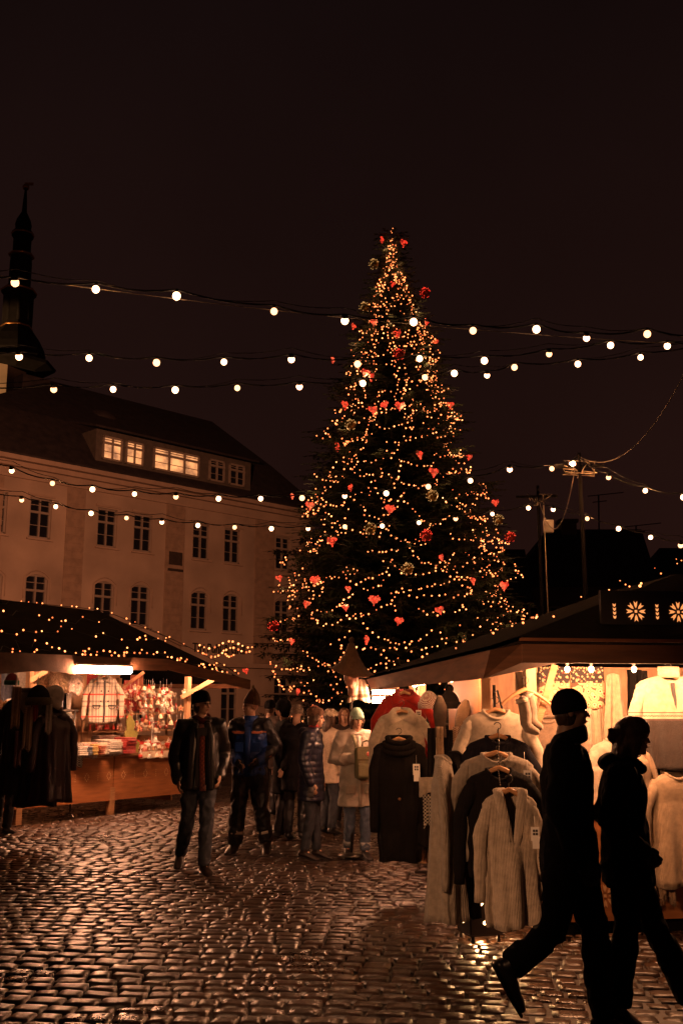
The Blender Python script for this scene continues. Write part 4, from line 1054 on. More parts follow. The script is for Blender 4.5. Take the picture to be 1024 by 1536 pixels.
def drape(name,label,cat,fr,px0,px1,py0,py1,v,m,seed=0,amp=.012,fringe=0,group=None,taper=0,thick=.006):
    a=fr.loc(px0,py0,v); b=fr.loc(px1,py0,v); zb_=fr.loc((px0+px1)/2,py1,v).z; W=b.x-a.x; H=a.z-zb_
    rr=random.Random(seed); g=[];nx,nz=22,14; f0=rr.uniform(0,6)
    for j in range(nz+1):
        for i in range(nx+1):
            s=i/nx; t=j/nz; am=amp*(.25+.75*t)
            x=W*(s-.5)*(1-taper*(1-t))
            y=am*(math.sin(s*11+f0+t)+.5*math.sin(s*23+f0*2))+ .4*amp*noise.noise(Vector((s*3+seed,t*4,0)))
            g.append((x,y,-H*t-.02*math.sin(s*7+seed)*t - .03*taper*(2*s-1)**2*(1-t)))
    mb=MB(); mb.add(g,[(j*(nx+1)+i,(j+1)*(nx+1)+i,(j+1)*(nx+1)+i+1,j*(nx+1)+i+1) for j in range(nz) for i in range(nx)],0,True)
    me=mb.mesh(name,m); o=link(name,me); sd=o.modifiers.new('t','SOLIDIFY'); sd.thickness=thick; sd.offset=0
    o.matrix_world=fr.M@Matrix.Translation(((a.x+b.x)/2,v,a.z)); tag(o,label,cat,group)
    if fringe:
        fb=MB()
        for i in range(nx*2): 
            s=i/(nx*2); k=int(s*nx); q=Vector(g[nz*(nx+1)+k]).lerp(Vector(g[nz*(nx+1)+k+1]),s*nx-k); fb.tube([q,q+Vector((rr.uniform(-.006,.006),0,-fringe*rr.uniform(.8,1.1)))],.0025,3)
        fb.build('fringe',m,o)
    return o
drape('hanging_scarf','black striped scarf hanging over the counter edge below the textiles','scarf',S1,96,108,1112,1146,-.05,knit('scarf_blackstripe',(.03,.025,.025),90,bands=[(-.05,-.03,(.6,.5,.4)),(-.12,-.10,(.6,.5,.4)),(-.2,-.18,(.6,.5,.4))]),1,fringe=.03)
drape('hanging_scarf','dark scarf with white figures hanging beside the striped one','scarf',S1,109,125,1114,1147,-.06,knit('scarf_nordic2',(.05,.04,.04),90,bands=[(-1,0,(.65,.6,.5,22))]),2,fringe=.03)
drape('hanging_cloth','white cloth with red figures hanging over the counter front','cloth',S1,126,148,1114,1136,-.05,cl['nordic'],3,fringe=.015)
drape('hanging_cloth','cream cloth with faint red lettering-like border under the white blankets','cloth',S1,149,192,1114,1132,-.045,knit('cloth_cream_fig',(.72,.63,.5),90,bands=[(-.11,-.05,(.42,.10,.06,28))]),4)
# plaid coat
def plaid():
    m,nt,b=_base('plaid_wool'); N=nt.nodes;L=nt.links
    tc=N.new('ShaderNodeTexCoord'); sp=N.new('ShaderNodeSeparateXYZ'); L.new(tc.outputs['Object'],sp.inputs[0])
    cur=N.new('ShaderNodeRGB'); cur.outputs[0].default_value=(.42,.36,.29,1); cur=cur.outputs[0]
    def band(axis,ranges,col,fac):
        nonlocal cur
        for a,b2 in ranges:
            g=N.new('ShaderNodeMath'); g.operation='GREATER_THAN'; g.inputs[1].default_value=a; L.new(sp.outputs[axis],g.inputs[0])
            l=N.new('ShaderNodeMath'); l.operation='LESS_THAN'; l.inputs[1].default_value=b2; L.new(sp.outputs[axis],l.inputs[0])
            mu=N.new('ShaderNodeMath'); mu.operation='MULTIPLY'; L.new(g.outputs[0],mu.inputs[0]); L.new(l.outputs[0],mu.inputs[1])
            m3=N.new('ShaderNodeMath'); m3.operation='MULTIPLY'; m3.inputs[1].default_value=fac; L.new(mu.outputs[0],m3.inputs[0])
            mx=N.new('ShaderNodeMix'); mx.data_type='RGBA'; L.new(m3.outputs[0],mx.inputs[0]); L.new(cur,mx.inputs[6]); mx.inputs[7].default_value=col+(1,); cur=mx.outputs[2]
    band(0,[(-.27,-.255),(-.20,-.165),(-.145,-.11),(-.09,-.075),(.075,.09),(.11,.145),(.165,.20),(.255,.27),(-.02,-.005),(.005,.02)],(.10,.085,.08),.6)
    band(2,[(-.10,-.08),(-.15,-.14),(-.40,-.37),(-.47,-.45),(-.68,-.665)],(.10,.085,.08),.55)
    band(2,[(-.285,-.262),(-.635,-.612)],(.55,.05,.03),1)
    L.new(cur,b.inputs['Base Color']); b.inputs['Roughness'].default_value=.95
    return m
p=S1.W(156,1016,.12)
hanger(p+Vector((0,0,-.01)),S1.rz,'pale hanger holding the plaid coat under the strip light')
garment('plaid_coat','cream and grey plaid coat with red lines hanging above the folded blankets','coat',p,S1.rz-.35,.47,.72,plaid(),collar='flap',thick=.08,fold=.006,seed=3,sl=.60,slw=.062,spread=.075,shoulder=.035,placket=mat('black_piping',(.03,.025,.025),.7),buttons=(mat('black_button',(.02,.02,.02),.3),[(-.22,),(-.38,)]),pockets=mat('black_piping',(.03,.025,.025),.7))
# fur pelts
def fur(name,label,cat,fr,px,py,v,r,col,seed,n=500,L=.07):
    rr=random.Random(seed); b=MB(); b.ell((0,0,0),r,14,9); m=mat('fur_'+name+str(seed),col,.95,.3,30)
    for i in range(n):
        d=Vector((rr.gauss(0,1),rr.gauss(0,1),rr.gauss(0,1))).normalized(); q=Vector((d.x*r[0],d.y*r[1],d.z*r[2])); e=q+d*L*rr.uniform(.5,1)+Vector((0,0,-L*.6)); s=d.orthogonal().normalized()*.006
        b.add([q-s,q+s,e],[(0,1,2)])
    o=b.build(name,m); o.matrix_world=fr.M@Matrix.Translation(fr.loc(px,py,v)); tag(o,label,cat); return o
fur('fur_pelt','beige shaggy sheepskin hanging left of the plaid coat','fur pelt',S1,92,1022,.3,(.20,.06,.15),(.62,.45,.30),1)
fur('fur_pelt','pale pink-white fur pelt hanging next to the strip light','fur pelt',S1,114,1024,.2,(.10,.05,.18),(.78,.62,.55),2)
fur('fur_pelt','tan fur pelt hanging behind the beige sheepskin','fur pelt',S1,70,1018,.45,(.17,.06,.13),(.45,.28,.16),3)
for i,(px,c,lab) in enumerate(((92,'blue','slate woollen sock hanging under the fur, left one'),(104,'grey','grey woollen sock hanging under the fur, right one'),(99,'black','black woollen sock hanging behind the slate and grey ones'))):
    b=MB(); b.tube([(0,0,.0),(0,0,-.26),(.02,-.03,-.33),(.07,-.07,-.36)],[(.045,.03),(.04,.028),(.045,.04),(.03,.03)],12,roundcap=True); b.lathe([(.047,-.02),(.05,.01),(.04,.012)],12,sy=.7)
    o=b.build('woollen_sock',cl[c]); o.matrix_world=S1.M@Matrix.Translation(S1.loc(px,1042,.25+.08*(i==2))); tag(o,lab,'sock')
rows=[(30,1008,'white'),(12,1006,'blue'),(140,1010,'red'),(125,1015,'rust'),(196,1020,'red'),(205,1012,'rust'),(212,1030,'grey'),(60,1005,'nordic'),(200,1045,'white')]
for i,(px,py,c) in enumerate(rows):
    if i==3: continue
    drape('hanging_textile',['white','slate blue','red','rust','crimson','rust-brown','grey','red-patterned cream','short white'][i]+' textile pinned high on the inner wall, '+['above the pointed beige hat','at the far left end','behind the plaid coat collar','left of the plaid coat collar','just right of the plaid coat','near the hanging ornaments','over the felt tree tip','between the furs and the brace','behind the felt tree'][i],'textile',S1,px-9,px+10,py,py+38+(i*7)%20,1.0+.05*i,cl[c],10+i,amp=.02)
# ---- clothes rack in front of the left stall, with dark coats and hats
blk=mat('dark_quilted_coat',(.018,.013,.013),.55,.3,6,bump=.3,bscale=14); plum=mat('dark_plum_coat',(.035,.014,.016),.5,.3,6,bump=.3,bscale=14)
RY=12.7
t=thing('clothes_rack','dark steel clothes rack carrying coats before the left stall','clothes rack',gnd(55,1230),.5)
base=Vector(t.location)
mb=MB(); mb.tube([(-.65,0,1.62),(.55,0,1.62)],.016,8); mb.build('rail',metal_h,t)
for x in(-.6,.5):
    mb=MB(); mb.tube([(x,0,.08),(x,0,1.62)],.015,8); mb.build('upright',metal_h,t); mb=MB(); mb.tube([(x,-.22,.03),(x,0,.09),(x,.22,.03)],.014,8); mb.build('foot',metal_h,t)
garment('hanging_coat','long black quilted coat in the middle of the rack by the left stall','coat',at(62,1052,12.9),.25,.50,1.28,blk,collar='flap',thick=.20,fold=.02,seed=5,sl=.70,slw=.085,placket=MATS['black_piping'],flare=1.12)
garment('hanging_coat','dark plum coat with red lining at the right end of the rack','coat',at(82,1066,12.75),.9,.46,1.10,plum,collar='flap',thick=.22,fold=.022,seed=6,sl=.66,slw=.085,flare=1.1)
garment('hanging_coat','black hooded coat nearest the long-haired person at the rack','coat',at(36,1046,12.95),-.1,.46,1.2,blk,collar='cowl',thick=.20,fold=.02,seed=7,sl=.70,slw=.08,flare=1.1)
drape('hanging_scarf','red scarf edge glowing along the right side of the plum coat','scarf',Frame(at(82,1060,12.5)*Vector((1,1,0)) if False else Vector((at(88,1060,12.85).x,12.85,0)),(1,.5,0)),85,96,1060,1170,0,cl['rust'],44,taper=.3)
def hat(name,label,p,m,kind='beanie',s=1.0,rz=0,m2=None):
    t=thing(name,label,'hat',p,rz); b=MB()
    if kind=='pointed':
        b.lathe([(.115,-.02),(.118,.02),(.10,.08),(.07,.15),(.035,.22),(.01,.26)],18); b.build('crown',m,t); b=MB(); b.lathe([(.118,-.03),(.126,-.025),(.126,.015),(.119,.02)],18); b.build('trim',m2 or m,t)
        for s_ in(-1,1): b=MB(); b.add([(s_*.11,-.05,-.02),(s_*.125,.05,-.02),(s_*.115,0,-.17)],[(0,1,2)]); o=b.build('ear_flap',m,t); o.modifiers.new('t','SOLIDIFY').thickness=.012
    else:
        b.ell((0,0,0),(.105,.12,.15),18,9,zmin=0); b.build('crown',m,t); b=MB(); b.lathe([(.105,-.035),(.116,-.03),(.116,.03),(.107,.035)],20,sy=1.12); b.build('brim',m2 or m,t)
        if kind=='pom': fb=MB(); fb.ell((0,0,.17),.045,12,8); fb.build('pompom',m2 or m,t)
    t.scale=(s,s,s); return t
hat('knitted_hat','beige pointed knitted hat with dangling flaps above the black coats',at(40,1036,12.6),cl['white'],'pointed',1.1,.3,cl['grey']).rotation_euler.x=PI
hat('knitted_hat','black woollen hat with a green stripe on top of the rack',at(58,1052,12.5),cl['black'],'beanie',1.35,.2,cl['olive'])
hat('knitted_hat','red and green striped hat behind the beige pointed one',at(18,1024,13.4),cl['red'],'beanie',.85,.2,knit('cloth_green',(.05,.22,.12),90))
hat('knitted_hat','cream slouchy hat leaning right on the rack end',at(76,1050,12.7),cl['white'],'beanie',1.35,.2).rotation_euler.y=.6
FK=Frame(Vector((at(30,1060,12.35).x,12.35,0)),(1,.3,0))
for i,(a,b,y0,y1,m,lab) in enumerate(((20,33,1030,1088,kn_('shawl_tan_left',(.5,.33,.18)),'tan shawl hanging beside the long blond hair on the rack'),(37,50,1060,1122,kn_('scarf_brown_flecked',(.22,.12,.07),[(-1,1,(.55,.4,.25,30))]),'brown flecked scarf hanging on the black coat, left of its middle'),(70,79,1056,1100,cl['white'],'narrow cream scarf tucked over the shoulder of the long black coat'),(50,58,1048,1080,cl['red'],'short red scarf under the black hat on the rack'),(24,34,1096,1150,kn_('bag_knit_plum',(.16,.07,.08)),'plum knitted bag hanging low on the rack'))):
    drape('hanging_scarf' if i<4 else 'knitted_bag',lab,'scarf' if i<4 else 'bag',FK,a,b,y0,y1,.02*i,m,140+i,amp=.018,thick=.014,fringe=.03 if i<2 else 0)
# ================================================================== RIGHT STALL
S2=Frame(gnd(800,1408),(.988,.155,0))
st=thing('market_stall','right wooden market stall selling knitwear, its dark roof dotted with fairy lights','market stall',S2.O,S2.rz)
inv=S2.M.inverted()
Q=lambda px,py,Y: inv@at(px,py,Y)
P1=Q(556,1035,12.3);P2=Q(724,1018,6.8);P3=Q(783,994,6.9);P1t=Q(549,1019,12.35);P2t=Q(735,975,6.85);P3t=Q(783,966,6.98)
P4=Vector((4.4,P3.y,P3.z+.0));P4t=Vector((4.4,P3t.y,P3t.z))
print('S2',S2.O,P1,P2,P3,P1t,P2t,P3t)
# awning along the side: sloping board with its own thickness
mb=MB(); 
I1=Vector((.12,P1.y,2.12)); I2=Vector((.12,P3.y+.35,2.0))
mb.add([P1,P2,P3+Vector((0,.02,0)),I2,I1,P1t,P2t,P3t+Vector((0,.02,0)),I2+Vector((0,0,.05)),I1+Vector((0,0,.05))],[(0,1,6,5),(1,2,7,6),(2,3,8,7),(3,4,9,8),(4,0,5,9),(4,3,2,1,0),(5,6,7),(5,7,8,9)])
mb.build('side_awning',fasc,st,recalc=True)
mb=MB(); mb.add([P3,P4,P4t,P3t,P3+Vector((0,.05,0)),P4+Vector((0,.05,0)),P4t+Vector((0,.05,0)),P3t+Vector((0,.05,0))],[(0,1,2,3),(7,6,5,4),(0,4,5,1),(1,5,6,2),(2,6,7,3),(3,7,4,0)]); mb.build('front_fascia',fasc,st)
mb=MB(); mb.bar(P3t+Vector((-.02,-.02,.03)),P4t+Vector((0,-.02,.03)),.05,.022); mb.build('gutter_strip',mat('copper_gutter',(.32,.13,.06),.4,.2,8,metal=.5),st)
# roof
ZR2=2.95; e0=P3t+Vector((-.05,.0,.045)); e1=P4t+Vector((.3,0,.045)); e2=Vector((4.7,P1.y,P1t.z+.2)); e3=P1t+Vector((0,0,.03)); e35=P2t+Vector((0,0,.03))
r0=Vector((2.1,1.5,ZR2)); r1=Vector((2.1,P1.y-1.2,ZR2))
mb=MB(); mb.add([e0,e1,e2,e3,e35,r0,r1],[(0,1,5),(1,2,6,5),(2,3,6),(3,4,0,5,6)]); mb.add([p+Vector((0,0,-.03)) for p in(e0,e1,e2,e3,e35,r0,r1)],[(5,1,0),(5,6,2,1),(6,3,2),(6,5,0,4,3)])
mb.build('roof',dark_roof,st)
# walls and counters
mb=MB(); mb.box((2.2,2.3,1.0),(4.3,.04,2.15)); mb.build('inner_wall',pine2,st)
mb=MB(); mb.box((0.02,1.75,1.05),(.04,1.0,2.1)); mb.build('side_panel',mat('orange_plywood',(.52,.24,.11),.55,.12,3,bump=.08),st)
mb=MB(); mb.box((0.02,3.65,.5),(.04,2.8,.9)); mb.build('side_counter',panel,st)
mb=MB(); mb.box((2.2,0,.51),(4.2,.04,.80)); cp=mb.build('counter_panel',panel,st)
mb=MB(); mb.box((2.2,.05,.06),(4.2,.04,.10)); mb.build('plinth',dark_roof,st)
mb=MB(); mb.box((2.2,.35,.935),(4.3,.8,.04)); mb.build('counter_top',pine,st)
def flake(mb,cx,cz,s,y,mi=0):
    for k in range(8):
        a=k*PI/4
        def pt(r,t): return (cx+s*(r*math.sin(a)+t*math.cos(a)),y,cz+s*(r*math.cos(a)-t*math.sin(a)))
        mb.add([pt(.30,0),pt(.55,-.13),pt(1.0,-.19),pt(.80,0),pt(1.0,.19),pt(.55,.13)],[(0,1,2,3),(0,3,4,5)],mi)
    d=.13*s; mb.add([(cx-d,y,cz-d),(cx+d,y,cz-d),(cx+d,y,cz+d),(cx-d,y,cz+d)],[(0,1,2,3)],mi)
for px in(817,905,985):
    a=S2.loc(px,1343,0); mb=MB(); flake(mb,a.x,a.z,.085,-.0235); mb.build('carved_motif',carve,cp)
# backlit sign board over the eave
gl=emit('backlit_cutout',(1,.33,.09),.85,False)
a=S2.loc(900,885,-.42); b=S2.loc(900,962,-.42)
mb=MB(); mb.box((a.x+1.2,-.40,(a.z+b.z)/2),(2.4,.035,a.z-b.z)); sb=mb.build('sign_board',mat('black_painted_board',(.02,.015,.013),.7,.2,4),st)
for i in range(5):
    c=S2.loc(953,917,-.422); d=S2.loc(1016.5,917,-.422); x=c.x+(d.x-c.x)*i; mb=MB(); flake(mb,x,c.z,.078,-.422); mb.build('lit_snowflake',gl,sb)
    x-=(d.x-c.x)*.5; mb=MB()
    for k in range(4):
        z=c.z+.045-.03*k; mb.add([(x-.013,-.422,z+.012),(x,-.422,z+.004),(x+.013,-.422,z+.012),(x+.010,-.422,z-.006),(x,-.422,z-.014),(x-.010,-.422,z-.006)],[(0,5,4,1),(1,4,3,2)])
    mb.build('lit_heart_column',gl,sb)
for u,v in((.06,.06),(.04,1.2),(.04,2.26),(.04,3.6),(.04,5.0)):
    mb=MB(); mb.box((u,v,1.05),(.08,.08,2.08)); mb.build('post',pine2,st)
mb=MB(); mb.bar((.08,.02,1.5),(.24,-.02,2.0),.04,.05); mb.build('brace',pine,st)
mb=MB(); mb.bar((.02,3.65,1.55),(-.15,3.3,1.95),.05,.07); mb.build('brace',pine2,st)
# fluorescent pair seen end-on, plus inner lamps
for (x0,x1,py) in((556,596,1040),(556,590,1050)):
    a=inv@at(x0,py,11.9); b=inv@at(x1,py,11.9); strip(st,a,b,h=.055,tm=emit('bright_tube',TUBE,260))
strip(st,(.25,2.5,2.02),(.25,3.6,2.02),h=.045); strip(st,(.5,1.2,2.15),(2.2,1.2,2.15),h=.05); strip(st,(-.12,2.75,1.93),(-.12,3.3,1.93),h=.04)  # long middle strip is hidden, added to brighten the back wall
for (u,v,z) in [tuple(S2.loc(px_,1002,-.27)+Vector((0,0,.05))) for px_ in (850,886,950,1060)]:
    mb=MB(); mb.ell((u,v,z-.06),(.019,.019,.024),12,8); o=mb.build('bulb',warmb,st); mb=MB(); mb.tube([(u,v,z-.03),(u,v,z+.06)],.014,8); mb.build('socket',MATS['black_socket'],o)
    lamp('bulb_light',(u,v-.10,z-.06),40,(1,.43,.19),.04,st)
for (u,v,z) in((-.26,1.2,1.93),(-.42,1.95,1.90),(-.36,3.4,1.93)):  # awning bulbs; first and last are hidden, added to light panel and clothes
    mb=MB(); mb.ell((u,v,z),(.03,.03,.038),12,8); o=mb.build('bulb',warmb,st); mb=MB(); mb.tube([(u,v,z+.03),(u,v,z+.16)],.014,8); mb.build('socket',MATS['black_socket'],o); lamp('bulb_light',(u,v,z),(110,22,90)[int(v>1.5)+int(v>3)],(1,.42,.17),.04,st)
# roof lights
P=[];rg=random.Random(31)
for (px,py) in [(765,916),(798,930),(805,931),(832,897),(872,898),(902,900),(904,897),(909,897),(945,884),(961,884),(982,854),(992,864),(952,850),(930,873),(1006,836),(1014,840),(1016,848),(1022,843),(766,935),(743,935),(745,935),(769,943),(806,929)]:
    # meet the roof surface: left slope plane through e3,e0,r0
    nrm=(e0-e3).cross(r0-e3); wn=(S2.M.to_3x3()@nrm).normalized(); wp=S2.M@e3; d=ray(px,py); o_=Vector((0,0,CAMZ)); t_=(wp-o_).dot(wn)/d.dot(wn); p=inv@(o_+d*t_)
    if 0<t_<40: P.append(p+nrm.normalized()*.03*(1 if nrm.z>0 else -1))
for i in range(16):
    f,g=rg.random(),rg.random()**1.5; a=e3.lerp(e0,f); b=r1.lerp(r0,f); P.append(a.lerp(b,g)+Vector((-.01,-.01,.03)))
fairy('fairy_lights','sparse warm fairy lights scattered over the roof of the right stall',S2.O,P,.0105,None,cat='fairy lights').rotation_euler.z=S2.rz
# ================================================================== goods round the right stall
kn=knit
cream=kn('yarn_cream',(.58,.48,.36),95); oat=kn('yarn_oatmeal',(.52,.42,.31),85,.9); greyk=kn('yarn_grey',(.36,.30,.23),85,.9); navyk=kn('yarn_navy',(.010,.009,.014),80,.6); blackk=kn('yarn_black',(.008,.006,.006),80,.6)
redk=kn('yarn_red',(.34,.022,.014),95,.4); charc=kn('yarn_charcoal',(.012,.009,.008),60,.6); tank=kn('yarn_tan',(.40,.26,.15),90)
horn=mat('horn_toggle',(.25,.12,.05),.35,.2,30)
def stand(label,p,h,rz=0,arms=()):
    t=thing('clothes_stand',label,'clothes stand',p,rz)
    for k in range(4):
        a=k*PI/2+.4; mb=MB(); mb.tube([(0,0,.10),(.32*math.cos(a),.32*math.sin(a),.035),(.34*math.cos(a),.34*math.sin(a),.0)],.011,7); mb.build('foot',metal_h,t)
    mb=MB(); mb.tube([(0,0,.03),(0,0,h)],.014,8); mb.build('pole',metal_h,t)
    for (dx,dy,z0,z1) in arms: mb=MB(); mb.tube([(0,0,z0),(dx*.2,dy*.2,z0+.01),(dx,dy,z1)],.009,7); mb.build('arm',metal_h,t)
    return t
sp0=gnd(622,1290)
stand('dark cross-footed steel stand carrying the red, white and charcoal coats',sp0,1.80,0,((-.18,-1.25,1.78,1.50),(.3,.1,1.7,1.68)))
def hung(px,py,Y,rz,lab_h,**k):
    p=at(px,py,Y); hanger(p+Vector((0,0,-.015)),rz,lab_h,w=k['W']*.82); return garment(loc=p,rz=rz,**k)
hung(606,1040,10.35,.05,'wooden hanger inside the red jacket',name='knitted_jacket',label='bright red knitted jacket hanging at the back of the coat stand',cat='jacket',W=.47,L=.72,m=redk,collar='flap',seed=21,tags=((.13,-.10,1),),fold=.01)
hung(602,1068,9.95,.0,'wooden hanger inside the cream coat',name='knitted_coat',label='cream knitted coat with wide collar between red jacket and charcoal coat',cat='coat',W=.47,L=.85,m=cream,collar='flap',seed=22,tags=((.17,-.28,.8),),fold=.01)
hung(598,1110,9.5,-.05,'wooden hanger inside the charcoal coat',name='knitted_coat',label='long charcoal knitted coat with wide cowl collar and toggle, front of the stand',cat='coat',W=.48,L=1.07,m=charc,collar='cowl',seed=23,flare=.86,thick=.13,tags=((.155,-.13,1.15),),sl=.74,slw=.07,spread=.0,fold=.014,buttons=(horn,[-.52]))
# near waterfall of sweaters
stand('tall steel stand holding the chain of sweaters at the stall corner',gnd(752,1388)+Vector((.03,.25,0)),1.86,.2,((-.02,-.45,1.80,1.35),))
hung(743,1067,7.7,.0,'broad wooden hanger of the cream sweater at the top',name='sweater',label='cream ribbed sweater hanging highest and furthest back in the chain',cat='sweater',W=.50,L=.66,m=cream,collar='crew',seed=31,dip=.06,neck=.095,fold=.008,sl=.62)
hung(746,1106,7.5,.04,'dark wire hanger of the navy sweater',name='sweater',label='navy sweater directly below the cream ribbed one',cat='sweater',W=.48,L=.68,m=navyk,collar='crew',seed=32,dip=.05,tags=((.17,-.10,1.05),),fold=.01)
hung(744,1132,7.28,-.03,'wooden hanger of the brown-grey ribbed sweater',name='sweater',label='brown-grey ribbed sweater in the middle of the chain with long sleeves',cat='sweater',W=.52,L=.72,m=greyk,collar='crew',seed=33,dip=.06,neck=.10,fold=.01,sl=.62,spread=.05,tags=((.20,-.03,1.05),))
hung(748,1155,7.08,.03,'wooden hanger of the black sweater',name='sweater',label='black sweater between the brown-grey one and the shawl cardigan',cat='sweater',W=.46,L=.70,m=blackk,collar='crew',seed=34,dip=.07,fold=.012,tags=((.17,-.13,1.05),),sl=.66)
hung(763,1188,6.80,.10,'wooden hanger of the shawl cardigan',name='cardigan',label='oatmeal ribbed shawl-collar cardigan hanging lowest and nearest, price tag on its chest',cat='cardigan',W=.36,L=.83,m=oat,collar='shawl',vneck=.37,seed=35,thick=.12,fold=.022,neck=.078,sl=.60,slw=.060,spread=.015,tags=((.125,-.14,1.0),),flare=1.04,placket=oat,shoulder=.045)
mb=MB()
t=thing('hanger_chain','thin chain linking the stacked sweater hangers','chain',at(747,1060,7.62)); c0=Vector(t.location)
P=[at(747,1092,7.45),at(748,1110,7.35),at(746,1150,7.1),at(750,1180,6.82)]
for a,b in zip(P,P[1:]):
    n=9
    for i in range(n): q=a.lerp(b,i/n)-c0; q2=a.lerp(b,(i+.75)/n)-c0; mb.tube([q,q2],[.004,.004],5)
mb.build('links',metal_h,t)
garment('long_cardigan','long light grey cardigan hanging sideways at the left of the sweater chain','cardigan',at(664,1136,7.35),1.32,.33,1.10,greyk,collar='crew',thick=.13,fold=.014,seed=36,sl=.8,slw=.06,spread=.0,flare=1.0)
garment('long_cardigan','black long cardigan squeezed between the light grey one and the sweaters','cardigan',at(684,1130,7.55),1.4,.33,1.12,blackk,collar='crew',thick=.14,fold=.012,seed=37,sl=.7,slw=.055,spread=.0,flare=1.0)
# knitted small goods between the two stands
def mitt(label,p,m,s=1.0,rz=0,cuff=None,thumb=True,ry=0):
    t=thing('knitted_mitten',label,'mitten',p,rz); t.rotation_euler.y=ry
    b=MB(); b.tube([(0,0,-.02),(0,0,.05),(0,0,.11),(0,0,.165)],[(.036,.02),(.048,.026),(.046,.024),(.022,.014)],14,roundcap=True)
    if thumb: b.tube([(.03,0,.02),(.06,0,.07),(.064,0,.10)],[.018,.017,.012],10,roundcap=True)
    b.build('hand',m,t); b=MB(); b.tube([(0,0,-.09),(0,0,-.02)],[(.042,.026),(.037,.022)],14); b.build('cuff',cuff or m,t); t.scale=(s,s,s); return t
mitt('grey felted mitten standing upright on the goods rail beside the red jacket',at(660,1085,9.0),kn('felt_grey',(.09,.065,.05),60,.2),1.35,.2,thumb=False)
mitt('tan felted mitten leaning right behind the grey upright one',at(690,1090,9.2),kn('felt_tan_dim',(.16,.10,.06),60,.3),1.4,-.3,thumb=False,ry=.25)
hat('knitted_hat','dark pompom hat behind the two upright mittens',at(674,1058,9.5),charc,'pom',.9,0,charc)
hat('knitted_hat','patterned pale hat left behind the grey mitten',at(643,1058,9.6),cl['nordic'],'beanie',.9,.2)
FR=Frame(Vector((at(660,1060,9.0).x,9.0,0)),(1,.1,0))
t=thing('goods_rail','small steel rail carrying hats, gloves and scarves between both stands','rail',gnd(662,1318)+Vector((0,.3,0)),.1)
mb=MB(); mb.tube([(0,0,0),(0,0,1.58)],.014,8); mb.build('pole',metal_h,t); mb=MB(); mb.tube([(-.25,-.1,1.5),(.28,-.1,1.5)],.01,7); mb.tube([(0,0,1.5),(0,-.1,1.5)],.01,6); mb.build('rail',metal_h,t)
mb=MB(); mb.tube([(-.25,0,.02),(.25,0,.02)],.012,7); mb.tube([(0,-.25,.02),(0,.25,.02)],.012,7); mb.build('foot',metal_h,t)
for i,(a,b,y0,y1,m,v,lab) in enumerate(((641,652,1092,1168,charc,0,'charcoal glove-like scarf end hanging below the grey mitten, left'),(654,664,1090,1162,tank,-.05,'tan scarf hanging below the grey mitten, right'),(663,678,1095,1180,blackk,.05,'black scarf hanging beside the tan one'),(678,697,1090,1160,kn('scarf_rust',(.22,.08,.04),90,bands=[(-1,1,(.4,.3,.2,40))]),.1,'rust flecked scarf hanging below the tan mitten'),(628,662,1166,1192,cream,-.08,'cream folded shawl hanging under the dark scarves'),(634,652,1192,1240,kn('knit_fig',(.05,.04,.035),90,bands=[(-1,1,(.6,.55,.45,26))]),-.1,'black and white patterned mitten pair hanging low'),(648,657,1225,1276,redk,0,'narrow red scarf hanging low behind the long grey cardigan'),(626,650,1236,1268,charc,.05,'dark fringed scarf hanging lowest beside the steel stand'))):
    drape('hanging_scarf',lab,'scarf',FR,a,b,y0,y1,v,m,60+i,amp=.014,fringe=.12 if i==7 else 0,thick=.012)
# display head with a wide pleated felt hat at the far corner of the awning
p=at(527,1002,11.9); t=thing('display_hat','tall pleated tan felt hat with pompom on a display head, at the awning corner','hat',p,-.3)
felt=kn('tan_felt',(.30,.17,.09),50,.5); b=MB(); n=40; pr=[(.0,.31),(.035,.29),(.06,.22),(.10,.12),(.15,.03),(.22,-.04),(.26,-.06)]
vs=[];
for k,(r,z) in enumerate(pr):
    for j in range(n):
        a=2*PI*j/n; rr=r*(1+.05*math.sin(a*10)*(k/6))+.0; vs.append((rr*math.cos(a),rr*math.sin(a),z+.03*math.sin(a*2+1)*(k/6)**2-.05*math.cos(a)*(k/6)**2))
b.add(vs,[(k*n+j,(k+1)*n+j,(k+1)*n+(j+1)%n,k*n+(j+1)%n) for k in range(len(pr)-1) for j in range(n)],0,True); o=b.build('brim',felt,t); o.modifiers.new('t','SOLIDIFY').thickness=.012
b=MB(); b.ell((0,0,.33),.035,10,7); b.build('pompom',felt,t)
b=MB(); b.ell((0,-.02,-.10),(.085,.105,.13),14,10); b.tube([(0,.02,-.18),(0,.03,-.32)],[(.05,.05),(.055,.055)],12); b.ell((-.0,-.125,-.11),(.014,.02,.025),8,6); me=remesh(b,.012,2); me.materials.append(mat('display_head_plaster',(.42,.22,.14),.6)); link('display_head',me,t)
drape('display_shawl','white and tan shawl draped below the felt hat on the display head','shawl',Frame(Vector((p.x,11.9,0)),(1,.3,0)),520,558,1018,1052,.05,kn('shawl_band',(.55,.42,.3),80,bands=[(-.14,-.09,(.75,.7,.6)),(-.22,-.18,(.2,.1,.06))]),71,amp=.03,taper=.5)
t=thing('display_pole','thin dark pole holding the display hat upright beside the stall','pole',gnd(529,1216)+Vector((0,0,0))); t.location=(p.x,11.95,0)
b=MB(); b.tube([(0,0,0),(0,0,p.z-.3)],.016,8); b.build('shaft',metal_h,t); b=MB(); b.lathe([(.16,0),(.16,.02),(.03,.04)],16); b.build('base',metal_h,t)
